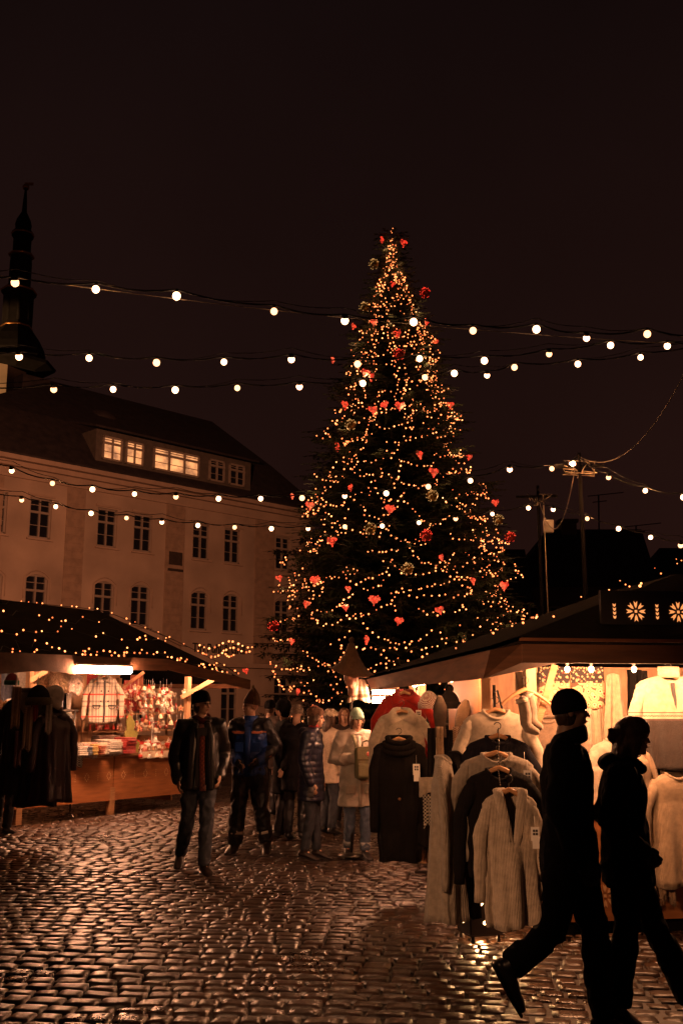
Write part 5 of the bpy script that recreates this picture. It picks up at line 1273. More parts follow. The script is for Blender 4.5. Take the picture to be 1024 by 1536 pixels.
# front bay
boot=kn('felt_boot_grey',(.2,.15,.11),50,.2)
for i,(px,py,Y,s,rz) in enumerate(((788,1085,7.5,.72,.3),(797,1078,7.7,.72,-.4))):
    p=at(px,py,Y); t=None; q_=['grey felt boot hanging by the front post, toe lowest','grey felt boot hanging just behind and above the first'][i]; t=thing('felt_boot',q_,'boot',p,rz,'felt boots by the front post'); t.scale=(s,s,s)
    b=MB(); b.tube([(-.02,0,.22),(0,0,.10),(0,0,0),(.02,-.02,-.05),(.09,-.05,-.085)],[(.06,.055),(.062,.055),(.058,.052),(.06,.05),(.04,.035)],14,roundcap=True); b.build('shaft',boot,t)
    b=MB(); b.tube([(-.03,0,.21),(-.04,0,.25)],[(.066,.06),(.066,.06)],14); b.build('cuff',cream,t)
hanger(at(788,1040,7.75),.2,'empty pale hanger above the felt boots')
tb=drape('wall_textile','cream textile strip pinned behind the empty pale hanger','textile',S2,772,806,1008,1045,.9,cream,80)
garment('knitted_pullover','taupe pullover hanging behind the walking man, seen past his shoulder','pullover',S2.W(822,1076,.35),-.35,.50,.62,kn('yarn_taupe',(.34,.24,.17),90),collar='crew',seed=41,sl=.55,thick=.14,fold=.02)
flor=kn('floral_shawl',(.50,.36,.22),40,.3)
def floral():
    m,nt,b=_base('floral_print'); N=nt.nodes;L=nt.links; tc=N.new('ShaderNodeTexCoord')
    v=N.new('ShaderNodeTexVoronoi'); v.inputs['Scale'].default_value=19; L.new(tc.outputs['Object'],v.inputs['Vector'])
    r=N.new('ShaderNodeValToRGB'); r.color_ramp.interpolation='CONSTANT'; E=r.color_ramp.elements; E[0].position=0; E[0].color=(.30,.02,.015,1); E[1].position=.22; E[1].color=(.70,.52,.32,1); e=E.new(.38); e.color=(.35,.18,.08,1); e=E.new(.46); e.color=(.52,.38,.22,1); e=E.new(.75); e.color=(.10,.05,.03,1)
    L.new(v.outputs['Distance'],r.inputs[0])
    v2=N.new('ShaderNodeTexVoronoi'); v2.inputs['Scale'].default_value=48; L.new(tc.outputs['Object'],v2.inputs['Vector'])
    g=N.new('ShaderNodeMath'); g.operation='GREATER_THAN'; g.inputs[1].default_value=.42; L.new(v2.outputs['Distance'],g.inputs[0])
    sp=N.new('ShaderNodeSeparateXYZ'); L.new(tc.outputs['Object'],sp.inputs[0]); g2=N.new('ShaderNodeMath'); g2.operation='GREATER_THAN'; g2.inputs[1].default_value=-.13; L.new(sp.outputs[2],g2.inputs[0])
    mu=N.new('ShaderNodeMath'); mu.operation='MULTIPLY'; L.new(g.outputs[0],mu.inputs[0]); L.new(g2.outputs[0],mu.inputs[1])
    mx=N.new('ShaderNodeMix'); mx.data_type='RGBA'; L.new(mu.outputs[0],mx.inputs[0]); L.new(r.outputs[0],mx.inputs[6]); mx.inputs[7].default_value=(.03,.02,.02,1)
    L.new(mx.outputs[2],b.inputs['Base Color']); b.inputs['Roughness'].default_value=.8; return m
fm=floral()
drape('floral_shawl','left floral print shawl with dark border pinned under the front eave','shawl',S2,806,853,1000,1057,.30,fm,90,amp=.006)
drape('floral_shawl','right floral print shawl with dark border pinned under the front eave','shawl',S2,855,904,1000,1060,.28,fm,91,amp=.006)
drape('beige_shawl','beige shawl with fringed edge hanging in folds between the two walkers','shawl',S2,898,940,1010,1112,.2,kn('shawl_beige',(.56,.42,.28),90),92,amp=.025,fringe=.05,taper=.55)
drape('black_scarf','black scarf hanging beside the beige fringed shawl','scarf',S2,936,964,1004,1098,.22,blackk,93,amp=.03,taper=.2)
drape('black_lace','black lace ribbon hanging next to the black scarf','lace',S2,960,970,1006,1030,.1,blackk,94,amp=.01)
for i,(a,b_,y0,y1,v,m,lab) in enumerate(((866,884,1062,1290,.25,cream,'long cream blanket hanging just right of the walking man'),(882,903,1060,1200,.3,kn('yarn_sand',(.60,.47,.32),90),'sand coloured throw hanging right of the long cream blanket'),(884,912,1150,1262,.02,cream,'cream folded wool hanging over the counter between the walkers'),(905,935,1120,1300,.3,tank,'tan blanket hanging behind the walking woman'),(828,870,1062,1240,.6,kn('yarn_sand2',(.5,.38,.26),90),'sand blanket hanging behind the walking man'))):
    drape('hanging_blanket',lab,'blanket',S2,a,b_,y0,y1,v,m,100+i,amp=.03,thick=.01)
nord=kn('nordic_jacket',(.62,.48,.33),90,bands=[(-2,-.335,(.045,.03,.025)),(-.345,-.330,(.09,.05,.04)),(-.330,-.318,(.7,.55,.4)),(-.318,-.300,(.14,.07,.05,60)),(-.300,-.288,(.7,.55,.4)),(-.288,-.280,(.12,.06,.04))])
p=S2.W(1002,1014,-.02)
hanger(p+Vector((0,0,-.02)),S2.rz,'hanger of the two-tone nordic jacket at the right edge')
garment('nordic_jacket','two-tone zipped nordic jacket, cream above and dark below, at the right edge','jacket',p,S2.rz,.56,.72,nord,collar='funnel',seed=45,neck=.085,thick=.12,sl=.62,placket=MATS['black_piping'],fold=.012)
garment('beige_pullover','beige pullover hanging below the nordic jacket at the right edge','pullover',S2.W(1012,1160,-.10),S2.rz,.46,.82,kn('yarn_beige',(.46,.33,.21),90),collar='crew',seed=46,sl=.6,fold=.012)
garment('tan_cardigan','tan cardigan hanging between the walking woman and the beige pullover','cardigan',S2.W(975,1130,-.02),S2.rz+.5,.40,.80,kn('yarn_camel',(.42,.28,.17),90),collar='shawl',vneck=.3,seed=47,sl=.6,fold=.02)
garment('cream_pullover','cream pullover hanging behind the walking woman','pullover',S2.W(925,1110,.10),S2.rz,.46,.72,cream,collar='crew',seed=48,sl=.6,fold=.02)
for i,(a,b_,y0,y1) in enumerate(((960,985,1300,1350),(985,1010,1325,1345))):
    drape('hanging_ribbon',['brown crumpled ribbon bundle hanging under the tan cardigan','thin looped ribbons hanging under the beige pullover'][i],'ribbon',S2,a,b_,y0,y1,-.1,tank,120+i,amp=.03,fringe=.05)
for i,(u,c) in enumerate(((.4,'white'),(.9,'nordic'),(1.4,'rust'),(1.9,'white'))):
    b=MB(); 
    for k in range(6): b.box((0,0,.014+k*.026),(.3,.3,.024),bev=.009)
    o=b.build('folded_pullovers',cl[c]); o.matrix_world=S2.M@Matrix.Translation((u,.45,.957)); tag(o,'folded %s knits on the right stall counter, %s pile from the left'%(c if c!='nordic' else 'patterned',['first','second','third','fourth'][i]),'textile')
# pierced lantern box on the ground
p=gnd(720,1409); t=thing('pierced_lantern','low dark box lantern with glowing round holes, on the ground under the cardigan','lantern',p,.28)
w_,h_=.25,.40; dkm=mat('dark_lantern_steel',(.03,.02,.017),.5,.2,10); glow=emit('lantern_glow',(1,.52,.2),9)
b=MB(); 
for x,y,sx,sy in((0,-w_/2,w_,.012),(0,w_/2,w_,.012),(-w_/2,0,.012,w_-.013),(w_/2,0,.012,w_-.013)): b.box((x,y,.05+h_/2),(sx,sy,h_))
b.box((0,0,.05+h_),(w_+.03,w_+.03,.02)); b.box((0,0,.055),(w_+.02,w_+.02,.01)); b.build('casing',dkm,t)
for x in(-.1,.1):
    for y in(-.1,.1): b=MB(); b.tube([(x,y,0),(x,y,.05)],[.018,.012],8); b.build('foot',dkm,t)
def disc(mb,c,r,ax):
    vs=[]; 
    for k in range(18):
        a=2*PI*k/18; d=(r*math.cos(a),r*math.sin(a)); vs.append((c[0]+(d[0] if ax=='y' else 0),c[1]+(0 if ax=='y' else d[0]),c[2]+d[1]))
    mb.add(vs,[tuple(range(18))])
for (x,z,r) in((-.085,.375,.034),(-.06,.27,.036),(-.07,.19,.018),(.055,.12,.016),(.07,.33,.03),(.05,.22,.02),(-.02,.12,.014)): b=MB(); disc(b,(x,-w_/2-.0085,z+.02),r,'y'); b.build('lit_hole',glow,t)
for (y,z,r) in((-.06,.38,.03),(.03,.36,.022),(.07,.3,.03),(-.04,.27,.025),(.04,.21,.03),(-.07,.17,.02),(.0,.12,.018),(.08,.13,.02)): b=MB(); disc(b,(-w_/2-.0085,y,z+.02),r,'x'); b.build('lit_hole',glow,t)
lamp('lantern_light',(0,-.02,.03),5,(1,.5,.2),.02,t); lamp('lantern_light',(.19,-.02,.25),5,(1,.5,.2),.02,t); 
# ================================================================== people
skinm=mat('skin',(.5,.3,.2)); 
b_=skinm.node_tree.nodes['Principled BSDF']; b_.inputs['Roughness'].default_value=.5
eyem=mat('dark_eye',(.02,.015,.012),.2,.1); lipm=mat('lips',(.32,.10,.08),.5,.1)
leather=mat('black_leather',(.012,.010,.010),.33,.3,12,bump=.06,bscale=60,rvar=.08); jeans=mat('dark_jeans',(.030,.034,.045),.8,.35,8,bump=.2,bscale=90); bluej=mat('blue_jeans',(.06,.08,.12),.8,.35,8,bump=.2,bscale=90)
shoe=mat('brown_leather_shoe',(.022,.012,.008),.4,.3,20); shoeb=mat('black_shoe',(.015,.013,.013),.35,.3,20); dwool=mat('black_wool',(.010,.009,.010),.95,.2,20,bump=.2,bscale=150,spec=.1)
bluen=mat('blue_nylon',(.012,.05,.24),.42,.25,8,bump=.2,bscale=30); blackn=mat('black_nylon',(.014,.013,.016),.45,.3,8,bump=.25,bscale=25); refl=mat('pale_reflective_band',(.7,.6,.5),.5,.05); coralm=mat('coral_piping',(.7,.25,.12),.6,.05)
navyd=mat('navy_down',(.012,.014,.030),.38,.3,8,bump=.15,bscale=40); khaki=mat('grey_beige_parka',(.34,.30,.24),.75,.15,6,bump=.2,bscale=60); mint=kn('mint_yarn',(.28,.45,.33),110); brownf=mat('brown_fur_felt',(.11,.055,.03),.95,.35,30,bump=.6,bscale=50)
grn=mat('moss_canvas',(.13,.12,.055),.7,.2,12,bump=.15,bscale=90); hairb=mat('brown_hair',(.07,.035,.018),.5,.4,30,stretch=(14,14,1.5),bump=.5,bscale=8); hairl=mat('blond_hair',(.36,.20,.08),.45,.35,30,stretch=(14,14,1.5),bump=.5,bscale=8); creamf=mat('cream_fleece',(.66,.52,.38),.95,.12,20,bump=.5,bscale=60)
glovem=mat('grey_glove',(.10,.09,.09),.8,.2,30); gloveb=mat('black_glove',(.012,.011,.012),.7,.2,30)
def V3(t): return Vector(t)
BASE=dict(hipL=(.09,0,.93),hipR=(-.09,0,.93),kneeL=(.10,-.03,.50),kneeR=(-.10,-.03,.50),ankL=(.10,.02,.085),ankR=(-.10,.02,.085),shL=(.175,.0,1.41),shR=(-.175,.0,1.41),elL=(.25,.04,1.14),elR=(-.25,.04,1.14),wrL=(.235,-.05,.90),wrR=(-.235,-.05,.90),toeL=None,toeR=None,head=(0,-.03,1.635),hyaw=0,hpitch=0,lean=(0,0))
def hand(b,wr,el,sg,g=0):
    """palm, four unequal curled fingers and a thumb off the side of the palm; g thickens it into a glove"""
    d=(wr-el).normalized(); side=Vector((sg*1.0,0,0)); side=(side-d*side.dot(d)); side=side.normalized() if side.length>.2 else Vector((0,0,1))
    nrm=d.cross(side)
    b.tube([wr-d*g*6,wr+d*.04,wr+d*.085],[(.020+g,.024+g),(.018+g,.038+g),(.014+g,.036+g)],10,ref=nrm if False else side,roundcap=True)
    fwd=nrm if nrm.y<0 else -nrm
    lat=(fwd-d*fwd.dot(d)).normalized(); inn=-side
    for k,(o_,L) in enumerate(((-.030,.062),(-.010,.074),(.010,.070),(.029,.055))):
        q=wr+d*.085-lat*o_; q1=q+d*L*.42+inn*.004; q2=q1+d*L*.30+inn*L*.22; q3=q2+d*L*.16+inn*L*.26
        b.tube([q,q1,q2,q3],[.0095+g,.009+g,.0082+g,.007+g],8,roundcap=True)
    q=wr+d*.025+lat*.022; b.tube([q,q+d*.03+lat*.022+inn*.006,q+d*.062+lat*.026+inn*.014],[.012+g,.011+g,.009+g],8,roundcap=True)
def gloves(P,m):
    for sd in 'LR':
        b=MB(); hand(b,P['J']['wr'+sd],P['J']['el'+sd],1 if sd=='L' else -1,.0055); me=remesh(b,.005,1); me.materials.append(m); link('glove',me,P['t'])
def person(label,foot,rz,H,pose={},group=None,vox=.008):
    P=dict(BASE); P.update(pose); s=H/1.75
    t=thing('person',label,'person',foot,rz,group); t.scale=(s,s,s)
    J={k:Vector(v) for k,v in P.items() if isinstance(v,tuple) and len(v)==3}
    b=MB()
    hip=(J['hipL']+J['hipR'])/2; ch=(J['shL']+J['shR'])/2
    b.tube([hip+Vector((0,0,-.06)),hip+Vector((0,0,.06)),hip.lerp(ch,.45),hip.lerp(ch,.78),ch+Vector((0,0,-.01))],[(.14,.09),(.15,.10),(.125,.085),(.155,.10),(.12,.07)],16,roundcap=True)
    hd=J['head']; nb=ch+Vector((0,.01,.03))
    b.tube([nb,nb.lerp(hd,.5),hd+Vector((0,.02,-.04))],[(.062,.06),(.052,.055),(.05,.055)],12)
    Mh=Matrix.Translation(hd)@Matrix.Rotation(P['hyaw'],4,'Z')@Matrix.Rotation(P['hpitch'],4,'X')@Matrix.Scale(P.get('hs',.95),4)
    # skull, jaw, nose, chin, brow, ears
    b.ell((0,.012,.03),(.074,.094,.092),16,12,M=Mh); b.ell((0,-.018,-.045),(.054,.066,.066),14,10,M=Mh)
    b.ell((0,-.062,-.092),(.022,.020,.018),10,7,M=Mh); b.tube([(0,-.080,.018),(0,-.094,-.012),(0,-.103,-.028)],[(.008,.008),(.011,.011),(.014,.011)],8,roundcap=True,M=Mh)
    b.ell((0,-.074,.028),(.050,.016,.012),12,6,M=Mh); b.ell((0,-.080,-.057),(.022,.012,.011),10,6,M=Mh)
    for s_ in(-1,1): b.ell((s_*.074,.012,-.005),(.010,.020,.030),8,8,M=Mh); b.ell((s_*.038,-.062,-.022),(.020,.016,.018),8,6,M=Mh)
    for sd in 'LR':
        sg=1 if sd=='L' else -1; sh,el,wr=J['sh'+sd],J['el'+sd],J['wr'+sd]
        b.tube([sh,sh.lerp(el,.4),el,el.lerp(wr,.35),wr],[.052,.045,.037,.036,.024],12,roundcap=True)
        hand(b,wr,el,sg,0)
        hp,kn_,an=J['hip'+sd],J['knee'+sd],J['ank'+sd]
        b.tube([hp,hp.lerp(kn_,.5),kn_,kn_.lerp(an,.3),an],[.082,.068,.050,.050,.034],12,roundcap=True)
        sh_=(kn_-an).normalized(); fw=Vector((0,-1,0)); td=P['toe'+sd]; td=Vector(td) if td else Vector((0,-1,-.25)); td.normalize()
        b.tube([an,an+td*.08-sh_*.03,an+td*.17-sh_*.045],[(.030,.032),(.030,.018),(.022,.012)],10,roundcap=True)
        P['td'+sd]=td; P['sk'+sd]=sh_
    me=remesh(b,vox,3,sfac=.5); me.materials.append(skinm); me.materials.append(eyem); me.materials.append(lipm)
    bm=bmesh.new(); bm.from_mesh(me)
    for s_ in(-1,1):
        r=bmesh.ops.create_uvsphere(bm,u_segments=8,v_segments=6,radius=1,matrix=Mh@Matrix.Translation((s_*.029,-.0735,.008))@Matrix.Diagonal((.012,.010,.0075,1)))
        for v in r['verts']:
            for f in v.link_faces: f.material_index=1
    r=bmesh.ops.create_uvsphere(bm,u_segments=8,v_segments=6,radius=1,matrix=Mh@Matrix.Translation((0,-.0865,-.058))@Matrix.Diagonal((.021,.010,.0055,1)))
    for v in r['verts']:
        for f in v.link_faces: f.material_index=2
    bm.to_mesh(me); bm.free()
    link('body',me,t); P['J']=J; P['Mh']=Mh; P['t']=t; P['s']=s; P['hip']=hip; P['ch']=ch
    return P
def part(P,name,b,m,vox=.010,fold=.008,fscale=7,seed=1,smooth=4,fz=1.0,crease=None):
    me=remesh(b,vox,smooth,fold,fscale,fz,seed,crease)
    me.materials.append(m); return link(name,me,P['t'])
def trousers(P,m,w=1.0,fold=.010,seed=1,vox=.011,low=.0,flare=0):
    J=P['J']; b=MB()
    b.tube([P['hip']+Vector((0,0,-.08)),P['hip']+Vector((0,0,.09))],[(.155*w,.115*w),(.155*w,.115*w)],14,roundcap=True)
    for sd in 'LR':
        hp,kn_,an=J['hip'+sd],J['knee'+sd],J['ank'+sd]; an2=an+(an-kn_).normalized()*low
        b.tube([hp,hp.lerp(kn_,.5),kn_,kn_.lerp(an,.5),an2],[.098*w,.084*w,.068*w,.064*w+flare*.5,.056*w+flare],14)
    return part(P,'trousers',b,m,vox,fold,9,seed,3,.8,True)
def shoes(P,m,boot=.0,s=1.0,sole=True):
    J=P['J']
    for sd in 'LR':
        an=J['ank'+sd]; td=P['td'+sd]; sk_=P['sk'+sd]; b=MB()
        b.tube([an-td*.035-sk_*.045,an+td*.03-sk_*.035,an+td*.11-sk_*.048,an+td*.19-sk_*.055],[(.042*s,.034*s),(.046*s,.042*s),(.052*s,.032*s),(.042*s,.022*s)],14,roundcap=True)
        b.tube([an-sk_*.02,an+sk_*(.05+boot)],[(.048*s,.052*s),(.052*s+boot*.1,.056*s+boot*.1)],14)
        me=remesh(b,.008,3); me.materials.append(m); o=link('shoe',me,P['t'])
        if sole:
            c=MB(); c.tube([an-td*.065-sk_*.078,an+td*.02-sk_*.078,an+td*.12-sk_*.078,an+td*.215-sk_*.074],[(.036*s,.010),(.040*s,.010),(.050*s,.010),(.036*s,.009)],12,roundcap=True); c.build('sole',shoeb,o)
def coat(P,m,hem=.80,w=1.0,hw=1.0,arm=1.0,fold=.010,seed=1,name='coat',vox=.010,puff=0,fscale=7,cuff=None,crease=None,hood=0,sleeve=1.0):
    J=P['J']; b=MB(); hip,ch=P['hip'],P['ch']; 
    ax=(hip-ch).normalized()
    hm=hip+Vector((0,.0,hem-.93)); mid=hip.lerp(ch,.45)
    b.tube([hm,hm.lerp(mid,.5),mid,hip.lerp(ch,.78),ch+Vector((0,.0,-.0)),ch+Vector((0,.01,.05))],[(.19*hw,.145*hw),(.178*(w+hw)/2,.135*(w+hw)/2),(.165*w,.125*w),(.185*w,.135*w),(.165*w,.105*w),(.085*w,.08*w)],20)
    for sd in 'LR':
        sh,el,wr=J['sh'+sd],J['el'+sd],J['wr'+sd]; wr=el.lerp(wr,sleeve)
        b.tube([ch.lerp(sh,.3)+Vector((0,0,.02)),sh,sh.lerp(el,.4),el,el.lerp(wr,.4),wr],[.075*arm,.082*arm,.070*arm,.062*arm,.056*arm,.050*arm],14,roundcap=True)
    if hood: b.tube([ch+Vector((-.12,.02,.05)),ch+Vector((-.06,.10,.06)),ch+Vector((.06,.10,.06)),ch+Vector((.12,.02,.05))],[.035,.055,.055,.035],10,ref=(0,0,1),roundcap=True)
    me=remesh(b,vox,4,fold,fscale,1,seed,crease)
    if puff: # quilted down: horizontal chambers
        me.update(); N_=[v.normal.copy() for v in me.vertices]
        for v,n_ in zip(me.vertices,N_): v.co+=n_*puff*(abs(math.sin(v.co.z*PI/.07+.5*math.sin(v.co.x*9+v.co.y*4)+.8*noise.noise(v.co*5)))**.6-.5)*(1-abs(n_.z)*.7)
    me.materials.append(m); return link(name,me,P['t'])
def headm(P,b,name,m,vox=None,parent=None,fold=0):
    if vox:
        me=remesh(b,vox,2,fold,25); me.materials.append(m); me.transform(P['Mh']); return link(name,me,parent or P['t'])
    o=b.build(name,m,parent or P['t']); o.data.transform(P['Mh']); return o
def beanie(P,m,brow=.035,h=.135,tilt=0,m2=None,back=.0,brim=True):
    b=MB(); b.ell((0,.030,-.025),(.074,.075,.085),14,8); headm(P,b,'hair',hairb,.010,fold=.004)
    b=MB(); b.lathe([(.087,brow-.02),(.0905,brow),(.0895,brow+.03),(.081,brow+.062),(.064,brow+.09),(.038,h+.002),(.004,h+.010)],20,sy=1.2,c=(0,.008,0)); 
    Mx=Matrix.Rotation(-.18,4,'X'); b.v=[tuple(Mx@Vector(v)) for v in b.v]; o=headm(P,b,'beanie',m)
    if not brim: return o
    b=MB(); b.lathe([(.088,brow-.03),(.0925,brow-.026),(.0935,brow+.018),(.0895,brow+.022)],20,sy=1.2,c=(0,.008,0)); b.v=[tuple(Mx@Vector(v)) for v in b.v]; headm(P,b,'brim',m2 or m,None,o); return o
def hair(P,m,L=.0,w=1.0,bun=False,side=True,face=True):
    b=MB(); b.ell((0,.022,.036),(.085*w,.098,.094),16,10)
    b.ell((0,.055,-.03),(.078*w,.062,.085),14,8)
    if side:
        for s_ in(-1,1): b.tube([(s_*.075,-.01,.05),(s_*.082,.0,-.02),(s_*.072,.02,-.09-L*.5)],[(.018,.04),(.018,.045),(.014,.035)],8,roundcap=True)
    if L: b.tube([(0,.07,0),(0,.10,-.12),(0,.11,-.12-L)],[(.085,.05),(.10,.045),(.075,.03)],14,roundcap=True)
    if bun: b.ell((0,.125,.005),(.036,.040,.038),12,9); b.ell((0,.13,.045),(.02,.03,.02),8,6)
    return headm(P,b,'hair',m,.009,fold=.004)
def scarf_ring(P,m,r=.085,th=.032,z=.055,name='scarf'):
    b=MB(); c=P['ch'].lerp(P['J']['head'],.25)+Vector((0,.0,z-.03))
    for k in range(2):
        b.tube([c+Vector((r*(1+.12*k)*math.cos(a),(r*.95)*math.sin(a),.02*math.sin(a*2+k)-.03*k-.02*math.sin(a)*-1)) for a in np.linspace(0,2*PI,25)],th*(1-.1*k),8,ref=(0,0,1))
    return b,c
# --- 1 man in black leather jacket
f=gnd(296,1308)
P=person('man in open black leather jacket, beanie and striped scarf strolling',f,.18,1.83,dict(kneeL=(.07,-.10,.50),ankL=(.06,-.14,.085),kneeR=(-.11,-.01,.50),ankR=(-.16,.24,.15),toeR=(-.1,-1,-.5),toeL=(.35,-1,-.18),elL=(.245,.10,1.14),wrL=(.20,-.06,.93),elR=(-.25,.02,1.13),wrR=(-.22,-.09,.90),hyaw=.85,hpitch=.04))
trousers(P,jeans,.98,.012,3,flare=.0); shoes(P,shoe)
b=MB(); hip,ch=P['hip'],P['ch']; b.tube([hip+Vector((0,.0,-.02)),hip.lerp(ch,.5),ch],[(.165,.115),(.15,.10),(.13,.08)],16,roundcap=True); part(P,'shirt',b,mat('dark_shirt',(.02,.014,.014),.8),.011,.006,8,4)
o=coat(P,leather,.80,1.07,1.10,1.08,.013,5,'leather_jacket',crease=True,fscale=4.5)
for s_ in(-1,1):
    b=MB(); b.tube([ch+Vector((s_*.055,-.135,.03)),ch+Vector((s_*.085,-.165,-.12)),ch+Vector((s_*.10,-.170,-.35)),hip+Vector((s_*.105,-.18,-.12))],[(.03,.012),(.045,.012),(.035,.010),(.035,.010)],10,roundcap=True); b.build('lapel',leather,o)
    b=MB(); b.tube([ch+Vector((s_*.03,.06,.09)),ch+Vector((s_*.09,.0,.08)),ch+Vector((s_*.06,-.10,.045))],[(.03,.03),(.035,.022),(.035,.016)],10,roundcap=True); b.build('collar',leather,o)
b=MB(); b.box((ch.x-.0,-.178,1.12),(.10,.012,.56),bev=.005); b.build('shirt_front',MATS['dark_shirt'],o)
b,c=scarf_ring(P,None,.075,.026); 
sc_m=kn('scarf_stripe_x',(.10,.018,.014),90,bands=None)
o=b.build('scarf',sc_m,P['t'])
for k,(x,L,mm) in enumerate(((.0,.62,'yarn_red2'),(.045,.56,'charc'))):
    b=MB(); b.tube([ch+Vector((x,-.12,.02)),ch+Vector((x+.01,-.188,-.12)),ch+Vector((x+.012,-.190,-L*.6)),ch+Vector((x+.025,-.188,-L))],[(.030,.012)]*4,10); b.build('scarf_end',kn('scarf_maroon',(.16,.03,.02),90,bands=[(-3,3,(.30,.07,.03,18))]) if k==0 else MATS['black_wool'],o)
beanie(P,dwool,.04,.14)
b=MB()
for s_ in(-1,1): b.tube([(s_*.032+.019*math.cos(a),-.088+abs(.019*math.cos(a))*.15,.006+.014*math.sin(a)) for a in np.linspace(0,2*PI,13)],.0022,5); b.tube([(s_*.051,-.085,.008),(s_*.077,.01,.010)],.0022,5)
b.tube([(-.013,-.089,.008),(.013,-.089,.008)],.0022,5); headm(P,b,'glasses',metal_h)
# --- 2 man in blue and black winter work suit
f=gnd(373,1276)
P=person('man in blue and black padded work suit with pointed knitted hat',f,-.12,1.80,dict(kneeR=(-.12,-.06,.50),ankR=(-.15,-.08,.085),toeR=(-.2,-1,-.2),kneeL=(.13,-.02,.51),ankL=(.19,.08,.10),toeL=(.15,-1,-.45),elL=(.30,.05,1.17),wrL=(.14,-.13,1.03),elR=(-.27,.06,1.14),wrR=(-.12,-.15,1.01),hyaw=-.95))
trousers(P,blackn,1.22,.016,7,flare=.012); shoes(P,MATS['brown_leather_shoe'],.06,1.12)
J=P['J']
for sd in 'LR':
    a=J['ank'+sd].lerp(J['knee'+sd],.30); d_=(J['knee'+sd]-J['ank'+sd]).normalized()*.016; b=MB(); b.tube([a-d_,a+d_],[.090,.090],18); b.build('reflective_band',refl,P['t'])
o=coat(P,bluen,.86,1.16,1.12,1.18,.014,8,'work_jacket',crease=True,fscale=8)
# split colours by height and side: black shoulders and sleeves
me=o.data; me.materials.append(blackn); me.materials.append(coralm)
for p_ in me.polygons:
    c=p_.center
    if abs(c.x)>.205 or c.z>1.36 and abs(c.x)>.05 or c.y>.03: p_.material_index=1
    elif 1.335<c.z<1.352 and abs(c.x)>.04: p_.material_index=2
for s_ in(-1,1):
    b=MB(); b.bar((s_*.045,-.168,1.335),(s_*.165,-.150,1.335),.012,.018); b.build('coral_strip',coralm,o)
    b=MB(); b.box((s_*.10,-.160,1.17),(.10,.02,.11),bev=.008); b.build('chest_pocket',bluen,o)
b=MB(); b.tube([(0,-.172,1.40),(0,-.176,1.15),(0,-.172,.84)],[(.035,.012),(.035,.014),(.035,.012)],10); b.build('front_flap',bluen,o)
b=MB(); b.lathe([(.085,-.03),(.092,0),(.088,.06),(.08,.065),(.075,.0)],18); ob=b.build('collar',bluen,o); ob.location=P['ch']+Vector((0,-.005,.055))
b=MB(); b.tube([(.30,.03,1.22),(.335,.02,1.16),(.30,-.02,1.10),(.25,-.10,1.06)],.010,6); b.build('sleeve_piping',coralm,o)
for sd in 'LR':
    b=MB(); w_=J['wr'+sd]; e_=J['el'+sd]; d_=(w_-e_).normalized(); b.tube([w_-d_*.02,w_+d_*.05,w_+d_*.11],[(.040,.045),(.045,.05),(.030,.032)],12,roundcap=True)
    lat=Vector((0,0,1))
    for k in range(4): q=w_+d_*.10+Vector((0,0,-.030+.02*k)); b.tube([q,q+d_*.04+Vector((0,-.01,-.01)),q+d_*.055+Vector((0,.01,-.03))],[.013,.012,.010],8,roundcap=True)
    b.tube([w_+d_*.03,w_+d_*.06+Vector((0,-.045,.02))],[.016,.013],8,roundcap=True)
    me=remesh(b,.007,1); me.materials.append(gloveb); link('glove',me,P['t'])
b=MB(); b.lathe([(.093,.025),(.097,.03),(.092,.08),(.075,.13),(.05,.18),(.022,.22),(.004,.235)],20,sy=1.15,c=(0,.012,0)); Mx=Matrix.Rotation(-.15,4,'X'); b.v=[tuple(Mx@Vector(v)) for v in b.v]
o=headm(P,b,'pointed_hat',kn('ochre_yarn',(.16,.075,.03),90)); b=MB(); b.ell((0,.03,.245),(.018,.018,.02),8,6); b.tube([(-.095,.0,.02),(-.08,.01,.10),(-.03,.02,.20),(0,.03,.24),(.03,.02,.20),(.08,.01,.10),(.095,0,.02)],.006,6); headm(P,b,'hat_piping',kn('yellow_yarn',(.5,.36,.12),90),None,o)
# --- 3 woman in navy down coat, profile to the right
f=gnd(466,1286)
P=person('woman in navy quilted down coat and brown fur hat, standing in profile facing right',f,1.35,1.66,dict(kneeL=(.08,-.03,.50),ankL=(.08,-.05,.085),kneeR=(-.08,-.02,.5),ankR=(-.08,.06,.085),elL=(.23,.02,1.13),wrL=(.21,-.06,.88),elR=(-.23,.04,1.13),wrR=(-.22,-.05,.88),head=(0,-.06,1.63),hyaw=.12,hpitch=.05))
trousers(P,jeans,.93,.010,11); shoes(P,shoe,0,.95)
o=coat(P,navyd,.66,1.10,1.14,1.20,.006,12,'down_coat',puff=.007,hood=1)
b=MB(); b.lathe([(.080,-.04),(.088,0),(.085,.05),(.075,.055),(.07,.0)],18); ob=b.build('collar',navyd,o); ob.location=P['ch']+Vector((0,-.02,.06))
b=MB(); b.lathe([(.068,-.01),(.072,.03),(.066,.05)],16); ob=b.build('red_neck_scarf',MATS['cloth_red'],P['t']); ob.location=P['ch']+Vector((0,-.035,.10))
hair(P,hairb,.0); b=MB(); b.ell((0,.02,.075),(.105,.118,.075),18,10); b.ell((0,.03,.045),(.100,.108,.05),16,8); o=headm(P,b,'fur_hat',brownf,.009,fold=.010)
